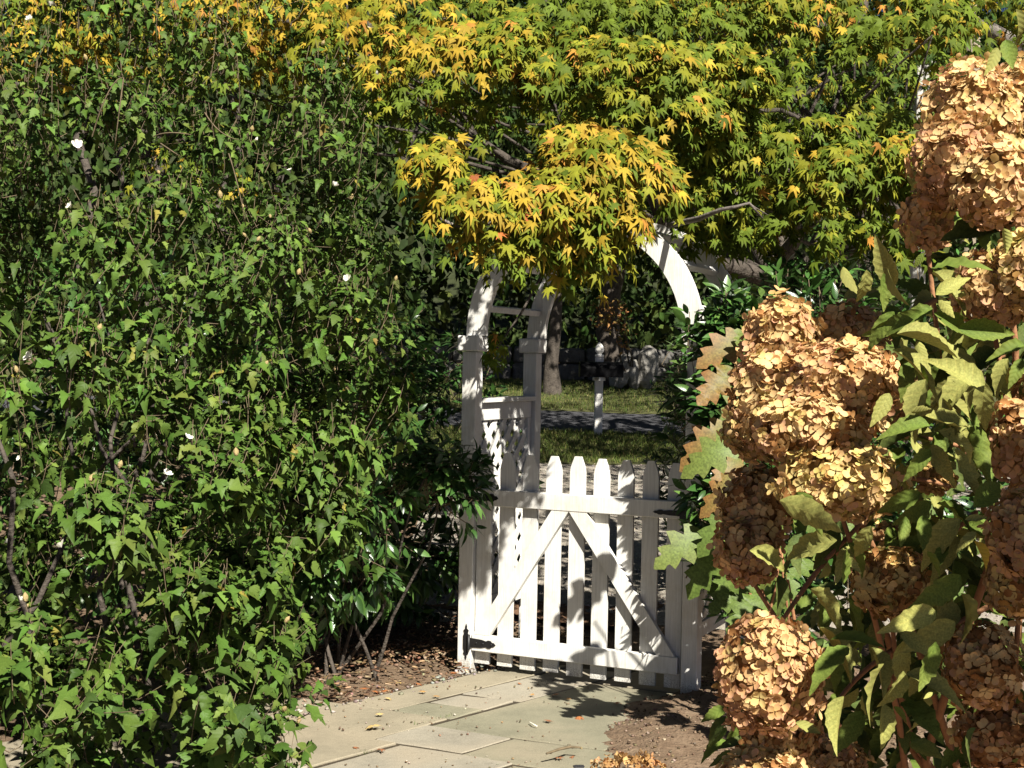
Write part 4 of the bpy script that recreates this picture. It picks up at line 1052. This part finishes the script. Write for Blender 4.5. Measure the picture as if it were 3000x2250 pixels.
STW = empty('stone_wall', (2.2, 24.6, ground_z(24.6)), 'low dry stone wall in deep shade at the back of the far lawn', 'wall')
def stone(parent, c, r, mat, name='stone', seed=0, ex=.55):
    v = []
    for s in sph:
        d = np.array(s); e = np.sign(d) * np.abs(d) ** ex
        v.append(e * np.array(r) * (1 + .14 * n3(d * 1.7, 1, seed)))
    o = mesh_obj(name, v, sph_f, mat, parent); o.location = np.array(c) - (np.array(parent.location) if parent else 0); return o
k = 0
for row in range(2):
    x = -3.2 + .2 * row
    while x < 5.4:
        w = rs.uniform(.34, .62); h = rs.uniform(.26, .34)
        stone(STW, (x + w / 2, 24.6 + rs.uniform(-.06, .06), ground_z(24.6) + .14 + row * .30), (w / 2 * 1.04, .22, h / 2 * 1.08), M_STONE, seed=k); x += w; k += 1
for (px0, px1, py0, py1), lean, lb in (((1800, 1846, 1036, 1098), .35, 'pale squared boulder leaning just right of the mailbox box'), ((1838, 1876, 1052, 1098), -.15, 'small pale boulder between the two taller ones beside the evergreen'), ((1868, 1925, 1012, 1098), .1, 'tallest pale boulder, half hidden by the evergreen shrub')):
    Y = 23.2; a = P(px0, py1, Y); b = P(px1, py0, Y); zb = ground_z(Y)
    c = ((a[0] + b[0]) / 2, Y, (b[2] + zb) / 2)
    o = stone(None, c, ((b[0] - a[0]) / 2 * 1.15, .26, (b[2] - zb) / 2), M_PALE_STONE, 'boulder', seed=px0, ex=.8)
    o.rotation_euler = (.1, lean, lean)
    tag(o, lb, 'boulder', 'pale boulders beyond the mailbox')

# background trees, each with trunk, limbs and its own crown
far_tm = [plain_leaf(fold=.25, droop=.2), plain_leaf(fold=.1, droop=.4, twist=.2), plain_leaf(fold=.4, droop=.1)]
FG = [(.03, .054, .013), (.042, .072, .016), (.024, .04, .012), (.055, .08, .018)]
def tree(name, label, x, y, trunk_r, h0, crowns, n, size, cols, mat_b=M_BARK, lean=(0, 0), cat='tree', flare=1.5):
    zb = ground_z(y)
    e = empty(name, (x, y, zb), label, cat)
    t = Tubes(); top = np.array([x + lean[0], y + lean[1], zb + h0])
    pts = wavy((x, y, zb - .1), top, 9, .04, x); t.add(pts, [trunk_r * flare, trunk_r * 1.15] + list(np.linspace(trunk_r, trunk_r * .55, 7)), 12, .25)
    t.build('trunk', mat_b, e)
    r = random.Random(int(x * 100) + 7)
    for c, rd in crowns:
        li = Tubes(); li.add(wavy(pts[5 + r.randint(0, 3)], np.array(c), 7, .15, c[0]), list(np.linspace(trunk_r * .45, trunk_r * .12, 7)), 7, .2); li.build('limb', mat_b, e)
    D, Nn, T, S, dp = [], [], [], [], []
    tot = sum(rd[0] * rd[2] for c, rd in crowns)
    for c, rd in crowns:
        m = int(n * rd[0] * rd[2] / tot)
        d = norm(RNG.normal(0, 1, (m, 3))); rho = 1 - np.abs(RNG.normal(0, .22, m))
        p = np.array(c) + d * np.array(rd) * rho[:, None]
        keep = np.array([n3(q, 1.9, c[0]) > -.12 for q in p]) & (p[:, 2] > zb + .3)
        p, d = p[keep], d[keep]
        T.append(p); D.append(d * .5 + RNG.normal(0, .6, p.shape) + np.array([0, 0, -.5])); Nn.append(d + np.array([0, -.2, .7]) + RNG.normal(0, .4, p.shape))
    T = np.concatenate(T); D = np.concatenate(D); Nn = np.concatenate(Nn)
    c = tints(len(T), cols, .2)
    me = make_mesh('crown', (far_tm, RNG.integers(0, 3, len(T))), frames(D, Nn), T, RNG.uniform(size[0], size[1], len(T)), c, c, M_FAR, np.array(e.location))
    o = link('crown', me, e); o['kind'] = 'stuff'
    return e
tree('shade_tree', 'large tree whose flared trunk stands left of the mailbox', .66, 22.2, .095, 4.5, [((.6, 22.2, 6.3), (2.6, 2.2, 2.3)), ((-1.2, 22.6, 5.6), (2, 1.8, 1.8)), ((2.4, 22.4, 5.4), (1.8, 1.6, 1.6)), ((.2, 21.6, 4.1), (2.0, 1.2, 1.0)), ((3.0, 21.4, 4.0), (1.6, 1.0, .9)), ((3.4, 19.4, 6.2), (1.9, 1.6, 1.0)), ((1.2, 19.4, 6.5), (1.9, 1.6, 1.0)), ((4.8, 17.2, 6.4), (1.8, 1.6, 1.0))], 19000, (.12, .2), FG, M_BARK, flare=1.9)  # forward crowns are unseen, added to shade the far lawn and wall
tree('dark_tree', 'dark trunked tree standing straight behind the mailbox', 1.72, 23.6, .20, 4.5, [((1.9, 23.8, 5.8), (2.2, 2, 2.0)), ((3.6, 24.2, 5.2), (1.9, 1.8, 1.8)), ((2.6, 23.4, 3.9), (1.4, 1.0, .8))], 6500, (.12, .2), FG, M_BARK, flare=1.2)
tree('evergreen_tree', 'dark evergreen tree rising behind the maple at upper right', 3.6, 14.5, .16, 5.5, [((3.4, 14.2, 3.6), (1.6, 1.3, 1.5)), ((2.4, 13.8, 4.4), (1.4, 1.3, 1.2)), ((4.4, 14.4, 4.9), (1.5, 1.3, 1.5)), ((3.4, 14.4, 6.2), (1.6, 1.3, 1.5)), ((4.7, 14.2, 3.2), (1.2, 1.2, 1.2))], 9000, (.09, .15), [(.04, .075, .018), (.055, .10, .022), (.03, .05, .014)])
tree('evergreen_tree', 'dark evergreen tree hidden behind the middle of the maple', -2.6, 15.2, .16, 6.5, [((.6, 15, 4.6), (1.7, 1.3, 1.6)), ((-1.2, 15.2, 5.0), (1.7, 1.4, 1.7)), ((1.6, 15.0, 5.4), (1.5, 1.3, 1.5)), ((.2, 15, 6.6), (1.6, 1.3, 1.4))], 8000, (.09, .15), FG)
tree('evergreen_tree', 'dark evergreen tree behind the rose of sharon on the far left', -3.6, 13.6, .16, 6.0, [((-3.8, 13.2, 3.2), (1.9, 1.3, 2.2)), ((-2.3, 13.4, 2.6), (1.4, 1.2, 2.0)), ((-2.6, 13.4, 5.0), (1.8, 1.4, 1.8)), ((-5.2, 13.6, 4.4), (1.8, 1.4, 2.4)), ((-4.0, 11.6, 1.5), (2.2, .8, 1.5)), ((-2.0, 11.4, 1.3), (1.4, .7, 1.3))], 14500, (.10, .16), FG)
tree('old_tree', 'old gnarled tree whose thick grey limb reaches in above the flower heads at top right', 5.2, 10.6, .24, 4.6, [((5.6, 10.4, 5.6), (2.2, 2.2, 1.5)), ((3.8, 10.6, 6.0), (1.9, 1.9, 1.2)), ((5.2, 12.0, 3.2), (1.4, 1.0, 1.2)), ((2.2, 12.0, 6.6), (2.2, 2.0, 1.1))], 9500, (.09, .14), [(.05, .095, .02), (.07, .12, .024), (.035, .06, .016)], M_BARK_GREY)  # crown above the frame is unseen, added to shade the background
OT = [o for o in COL.objects if o.name == 'old_tree'][0]
q = Tubes(); q.add([(5.15, 10.6, 3.0), P(3150, 260, 10.3), P(3020, 190, 10.1), P(2960, 120, 10.0), P(2900, 85, 10.0), P(2850, 65, 10.0), P(2810, 75, 10.1), P(2760, 60, 10.2)], [.10, .075, .062, .058, .05, .04, .022, .008], 10, .45)
v_off = np.array(OT.location); q.build('limb', M_BARK_GREY, OT)
# rust-coloured shrub below the far trees
RU = empty('rust_shrub', (2.05, 23.2, ground_z(23.2)), 'small rust brown leaved shrub catching light above the mailbox in the distance', 'shrub')
n = 900; d = norm(RNG.normal(0, 1, (n, 3))); c0 = P(1790, 925, 22.4); T = c0 + d * np.array([.36, .3, .26]) * RNG.uniform(.4, 1.05, (n, 1)); T2 = c0 + np.array([.2, .1, -.35]) + d * np.array([.26, .25, .28]) * RNG.uniform(.4, 1.0, (n, 1)); T = np.concatenate([T[:200], T2[:60]]); d = np.concatenate([d[:200], d[:60]]); n = 130
c = tints(2 * n, [(.24, .12, .045), (.30, .17, .06), (.12, .10, .03)], .2)
me = make_mesh('foliage', (far_tm, RNG.integers(0, 3, 2 * n)), frames(RNG.normal(0, 1, (2 * n, 3)), d + np.array([0, -.3, .6])), T, RNG.uniform(.05, .09, 2 * n), c, c, M_FAR, np.array(RU.location)); o = link('foliage', me, RU); o['kind'] = 'stuff'
for k in range(5):
    q = Tubes(); q.add(wavy((2.05 + rs.uniform(-.1, .1), 23.2, ground_z(23.2)), c0 + np.array([rs.uniform(-.25, .3), 0, rs.uniform(-.1, .2)]), 6, .1, k), list(np.linspace(.02, .006, 6)), 5); q.build('stem', M_BARK, RU)
# far-off wood
n = 42000
T = np.stack([RNG.uniform(-16, 20, n), RNG.uniform(27.0, 32, n), RNG.uniform(.8, 13, n)], 1)
keep = np.array([n3(q, .5, 2) > -.32 for q in T]); T = T[keep]
c = tints(len(T), FG, .2)
me = make_mesh('woodland', (far_tm, RNG.integers(0, 3, len(T))), frames(RNG.normal(0, .6, T.shape) + np.array([0, 0, -.5]), RNG.normal(0, .5, T.shape) + np.array([0, -.5, .6])), T, RNG.uniform(.22, .42, len(T)), c, c, M_FAR)
tag(link('woodland', me), 'far dark wood closing the view behind the trees', 'woodland', kind='stuff')

hv, hf = [], []
for j in range(9):
    for i in range(31):
        x = -75 + 5 * i; y = 33 + j * 4; hv.append((x, y, ground_z(33) - 1 + 2.2 * j + 1.5 * noise.noise(Vector((x * .06, y * .06, 2)))))
hf = [(j * 31 + i, j * 31 + i + 1, (j + 1) * 31 + i + 1, (j + 1) * 31 + i) for j in range(8) for i in range(30)]
tag(mesh_obj('wooded_hill', hv, hf, noise_mat('forest_floor', [(.3, (.018, .024, .009)), (.7, (.04, .05, .016))], .8, bump=.6, dist=.3), smooth=True), kind='structure')

# poles at upper right
def pole(name, label, px, Y, w, top, mat, sq=True, groove=False):
    b = P(px, 600, Y); z0 = ground_z(Y)
    e = empty(name, (b[0], Y, z0), label, 'post')
    if groove:
        add_box('board', (-w / 2, -.004, -w / 2, w / 2, -.1, top - z0), mat, e, b=.004); add_box('board', (.004, w / 2, -w / 2, w / 2, -.1, top - z0), mat, e, b=.004)
        add_box('core', (-w / 2 + .01, w / 2 - .01, -w / 2 + .02, w / 2 - .02, -.1, top - z0 - .02), M_POLE, e, b=.003); add_box('cap', (-w / 2 - .02, w / 2 + .02, -w / 2 - .02, w / 2 + .02, top - z0, top - z0 + .05), mat, e, b=.005)
    else:
        v, f = tube_vf([(0, 0, -.1), (0, 0, 3), (0, 0, top - z0)], [w / 2 * 1.08, w / 2, w / 2 * .9], 14); mesh_obj('shaft', v, f, mat, e, smooth=True)
        add_box('crossarm', (-1.1, 1.1, -w / 2 - .10, -w / 2 + .005, top - z0 - .6, top - z0 - .47), mat, e, b=.006)
    return e
pole('utility_pole', 'brown wooden utility pole behind the gnarled limb at top right', 2838, 21, .24, 9.5, M_POLE)
pole('timber_post', 'pale painted double post showing between the maple and the flower heads', 2692, 13.2, .125, 4.6, noise_mat('grey_white_wood', [(.3, (.42, .41, .36)), (.7, (.60, .59, .54))], 8, bump=.3), groove=True)

# ------------------------------------------------------------------ ground litter and grass
def scatter_mesh(name, tm, T, S, cols, mat, dirs=None, nrm=None, kind='stuff'):
    n = len(T); D = dirs if dirs is not None else RNG.normal(0, 1, (n, 3)) * np.array([1, 1, .25]); Nn = nrm if nrm is not None else RNG.normal(0, .35, (n, 3)) + np.array([0, 0, 1])
    c = tints(n, cols, .2)
    o = link(name, make_mesh(name, (tm, RNG.integers(0, len(tm), n)), frames(D, Nn), T, S, c, c, mat, smooth=False)); tag(o, kind=kind); return o
def chip(sx, sy, sz):
    v, f = box_vf(-sx / 2, sx / 2, -sy / 2, sy / 2, 0, sz); v = np.array(v) * (1 + RNG.normal(0, .18, (8, 3)))
    t = [];
    for q in f: t += [(q[0], q[1], q[2]), (q[0], q[2], q[3])]
    return v, np.array(t), v[:, :2].copy(), np.zeros(8)
chips = [chip(.35, 1, .18), chip(.5, 1, .25), chip(.25, 1.1, .2)]; pebs = [chip(.8, 1, .6), chip(.9, .8, .7), chip(.7, 1, .5)]
def on(zf, n, u0, u1, v0, v1, cond, lift=0):
    out = []
    while len(out) < n:
        q = W(rs.uniform(u0, u1), rs.uniform(v0, v1), 0); z = zf(q[0], q[1])
        if cond(z): out.append((q[0], q[1], z + lift))
    return np.array(out)
T = on(mulch_z, 4200, -1.9, .35, -1.2, 1.2, lambda z: z > -.004)
tag(scatter_mesh('mulch_chips', chips, T, RNG.uniform(.008, .034, len(T)), [(.10, .055, .03), (.17, .10, .055), (.25, .16, .09), (.34, .25, .16)], M_DRY), 'brown bark chips covering the bed left of the path', 'mulch')
T = on(soil_z, 2600, .7, 2.6, -2.4, .9, lambda z: z > -.004)
tag(scatter_mesh('soil_crumbs', pebs, T, RNG.uniform(.003, .014, len(T)), [(.12, .08, .05), (.2, .14, .09), (.28, .21, .15)], M_DRY), 'crumbs of dry soil spilling over the right side of the flagstones', 'soil')
T = []
while len(T) < 90:
    t = rs.uniform(-.1, 1.5); s = .16 + rs.gauss(0, .045); q = W(s - .3 * t, -t, 0); T.append((q[0], q[1], max(mulch_z(q[0], q[1]), .0)))
T = np.array(T)
tag(scatter_mesh('gravel_edge', pebs, T, RNG.uniform(.006, .020, len(T)), [(.30, .27, .23), (.22, .19, .16), (.40, .37, .32)], M_DRY), 'small grey pebbles along the left edge of the flagstones', 'gravel')
T = []
while len(T) < 420:
    q = W(rs.uniform(-.5, 1.3), -rs.uniform(.02, 2.4), 0); u, t = uv_of(q[0], q[1])
    if u + .3 * t < .2 or n3(q, 2.6, 5) < -.15 * rs.random(): continue
    T.append((q[0], q[1], .003))
T = np.array(T)
tag(scatter_mesh('path_grit', pebs + chips, T, RNG.uniform(.003, .011, len(T)), [(.16, .11, .07), (.30, .2, .12), (.40, .34, .26), (.2, .15, .1)], M_DRY), 'crumbs of soil and leaf bits strewn over the flagstones', 'grit')
gx = RNG.uniform(-.8, 4.5, 9000); gy = RNG.uniform(8.8, 15.2, 9000)
T = np.stack([gx, gy, [ground_z(a) + .004 for a in gy]], 1)
tag(scatter_mesh('gravel_stones', pebs, T, RNG.uniform(.006, .016, len(T)), [(.40, .36, .30), (.32, .29, .24), (.46, .42, .36)], M_DRY), 'loose gravel of the drive beyond the gate', 'gravel')
blade = [(np.array([(-.06, 0, 0), (.06, 0, 0), (.02, .6, .08), (0, 1, .25)]), np.array([(0, 1, 2), (0, 2, 3)]), np.zeros((4, 2)), np.array([0, 0, .6, 1.0])) for _ in range(2)]
def grass(name, label, n, near, far, x0, x1, hh):
    x = RNG.uniform(x0, x1, n); y = np.array([rs.uniform(near(a), far(a)) for a in x]); z = np.array([ground_z(b) + .012 for b in y])
    D = RNG.normal(0, .4, (n, 3)) + np.array([0, 0, 1]); Nn = RNG.normal(0, 1, (n, 3)) + np.array([0, -.4, 0])
    o = scatter_mesh(name, blade, np.stack([x, y, z], 1), RNG.uniform(hh * .5, hh, n), [(.10, .15, .03), (.15, .20, .04), (.22, .21, .07), (.08, .11, .025)], M_BLADE, D, Nn)
    tag(o, label, 'grass')
grass('grass', 'short green grass between the gravel and the road', 42000, y_lawn_near, lambda a: y_lawn_far(a) - .05, -2.5, 5.5, .07)
grass('grass', 'patchy grass bank beyond the road under the trees', 30000, lambda a: y_road_far(a) + .05, lambda a: 24.3, -3, 7, .08)
T = []
for (x0, y0, x1, y1, n) in ((700, 580, 830, 545, 34), (405, 722, 450, 712, 22), (640, 590, 720, 585, 20)):
    for _ in range(n):
        t = rs.random(); q = G(800 + (x0 + (x1 - x0) * t) * .633, 1750 + (y0 + (y1 - y0) * t) * .633); T.append((q[0] + rs.gauss(0, .006), q[1] + rs.gauss(0, .006), -.012))
T = np.array(T)
tag(scatter_mesh('joint_weeds', blade, T, RNG.uniform(.015, .035, len(T)), [(.10, .17, .03), (.16, .2, .05)], M_BLADE, RNG.normal(0, .5, T.shape) + np.array([0, 0, 1]), RNG.normal(0, 1, T.shape)), 'tiny green weeds growing in the joints of the flagstones', 'weeds')

# fallen leaves, each a thing
fl_tm = [maple_leaf(.25, .1, .13, 11), maple_leaf(.7, .2, .13, 12), maple_leaf(.5, .4, .13, 13), maple_leaf(.3, -.25, .13, 14)]
fl_cols = [((.42, .17, .06), (.30, .10, .04)), ((.50, .30, .10), (.40, .2, .07)), ((.34, .15, .07), (.24, .09, .04)), ((.62, .47, .20), (.52, .36, .13))]
fl_me = {}
CROP3 = lambda x, y: (800 + x * .633, 1750 + y * .633)
FALL = [(405, 432, 6, 0, 'broad orange leaf at the left end of the row along the mulch edge'), (455, 440, 5, 0, 'orange leaf second from the left along the mulch edge'), (600, 402, 5, 3, 'pale curled leaf against the mulch edge beside the orange one'),
        (655, 402, 6, 0, 'biggest orange leaf of those along the mulch edge, beside a pale one'), (530, 436, 4, 0, 'small orange leaf midway along the mulch edge'), (520, 470, 4, 3, 'pale yellow leaf on the first flagstone beside the pebbles'), (690, 443, 4, 1, 'tan leaf on the flagstone just right of the biggest orange leaf'),
        (1130, 395, 3, 0, 'small orange leaf on the flagstone nearest the left gate hinge'), (755, 462, 4, 1, 'tan leaf on the flagstone joint left of the middle of the path'), (1328, 450, 5, 0, 'orange leaf just under the middle of the gate'), (1355, 468, 3, 1, 'little tan scrap beside the orange leaf under the gate'), (1428, 550, 5, 0, 'orange brown leaf on the right flagstones beside the spilled soil'), (1258, 575, 5, 2, 'crumpled dark brown leaf in the middle of the flagstones below the gate'),
        (470, 612, 8, 3, 'large pale tan leaf lying alone on the left flagstones'), (495, 549, 4, 3, 'thin pale leaf scrap above the large tan leaf'), (365, 695, 4, 2, 'small brown leaf near the bottom left of the flagstones by the shrub'), (500, 702, 4, 2, 'small brown leaf beside the weedy joint at the bottom of the path'), (1605, 492, 4, 0, 'orange leaf in the shade at the foot of the right gate post'), (1320, 742, 4, 2, 'brown leaf on the bare soil left of the small black stone'), (1400, 735, 4, 2, 'brown leaf on the bare soil right above the small black stone'), (830, 355, 4, 0, 'orange leaf beside the foot of the left gate post'), (665, 235, 3, 0, 'small orange leaf in the middle of the dark mulch'), (1190, 448, 3, 1, 'little tan leaf on the flagstone left of the one under the gate')]
for k, (cx, cy, sz, ci, lab) in enumerate(FALL):
    px, py = CROP3(cx, cy); q = G(px, py, .01)
    zg = max(.004, mulch_z(q[0], q[1]) if uv_of(q[0], q[1])[0] + .3 * uv_of(q[0], q[1])[1] < .4 else .004, soil_z(q[0], q[1]) if uv_of(q[0], q[1])[0] > .5 else .004)
    key = (k % 4, ci)
    if key not in fl_me:
        a, b = fl_cols[ci]
        fl_me[key] = make_mesh('fallen_leaf', ([fl_tm[k % 4]], np.zeros(1, int)), np.eye(3)[None], np.zeros((1, 3)), np.ones(1), np.array([a]), np.array([b]), M_DRY)
    o = link('fallen_leaf', fl_me[key]); s_ = sz * .0088; o.scale = (s_,) * 3; o.rotation_euler = (rs.uniform(-.12, .12), rs.uniform(-.12, .12), rs.uniform(0, 6.28)); o.location = (q[0], q[1], zg + s_ * .22)
    tag(o, lab, 'leaf', 'fallen leaves round the path')
q = G(1695, 2228, .03)
o = stone(None, (q[0], q[1], soil_z(q[0], q[1]) + .018), (.034, .026, .024), plain('dark_stone', (.03, .03, .034), .7, .3), 'pebble', 3); tag(o, 'small black stone lying on the bare soil at the bottom edge', 'stone')
q0, q1 = G(1606, 2262 - 145, .01), G(1640, 2135, .01)
tg = Tubes(); tg.add([G(1552, 2116, .012), G(1562, 2122, .016), G(1574, 2128, .012)], [.003, .004, .003], 5)
o = tg.build('twig', M_BLOOM); tag(o, 'short pale stick lying on the flagstones beside the crumpled leaf', 'twig')
tg = Tubes(); tg.add([G(1600, 2208, .05), G(1640, 2195, .06), G(1670, 2188, .05), G(1700, 2190, .05)], [.004, .006, .006, .004], 6, .3)
o = tg.build('twig', M_TWIG); tag(o, 'crooked brown twig lying on the bare soil', 'twig')
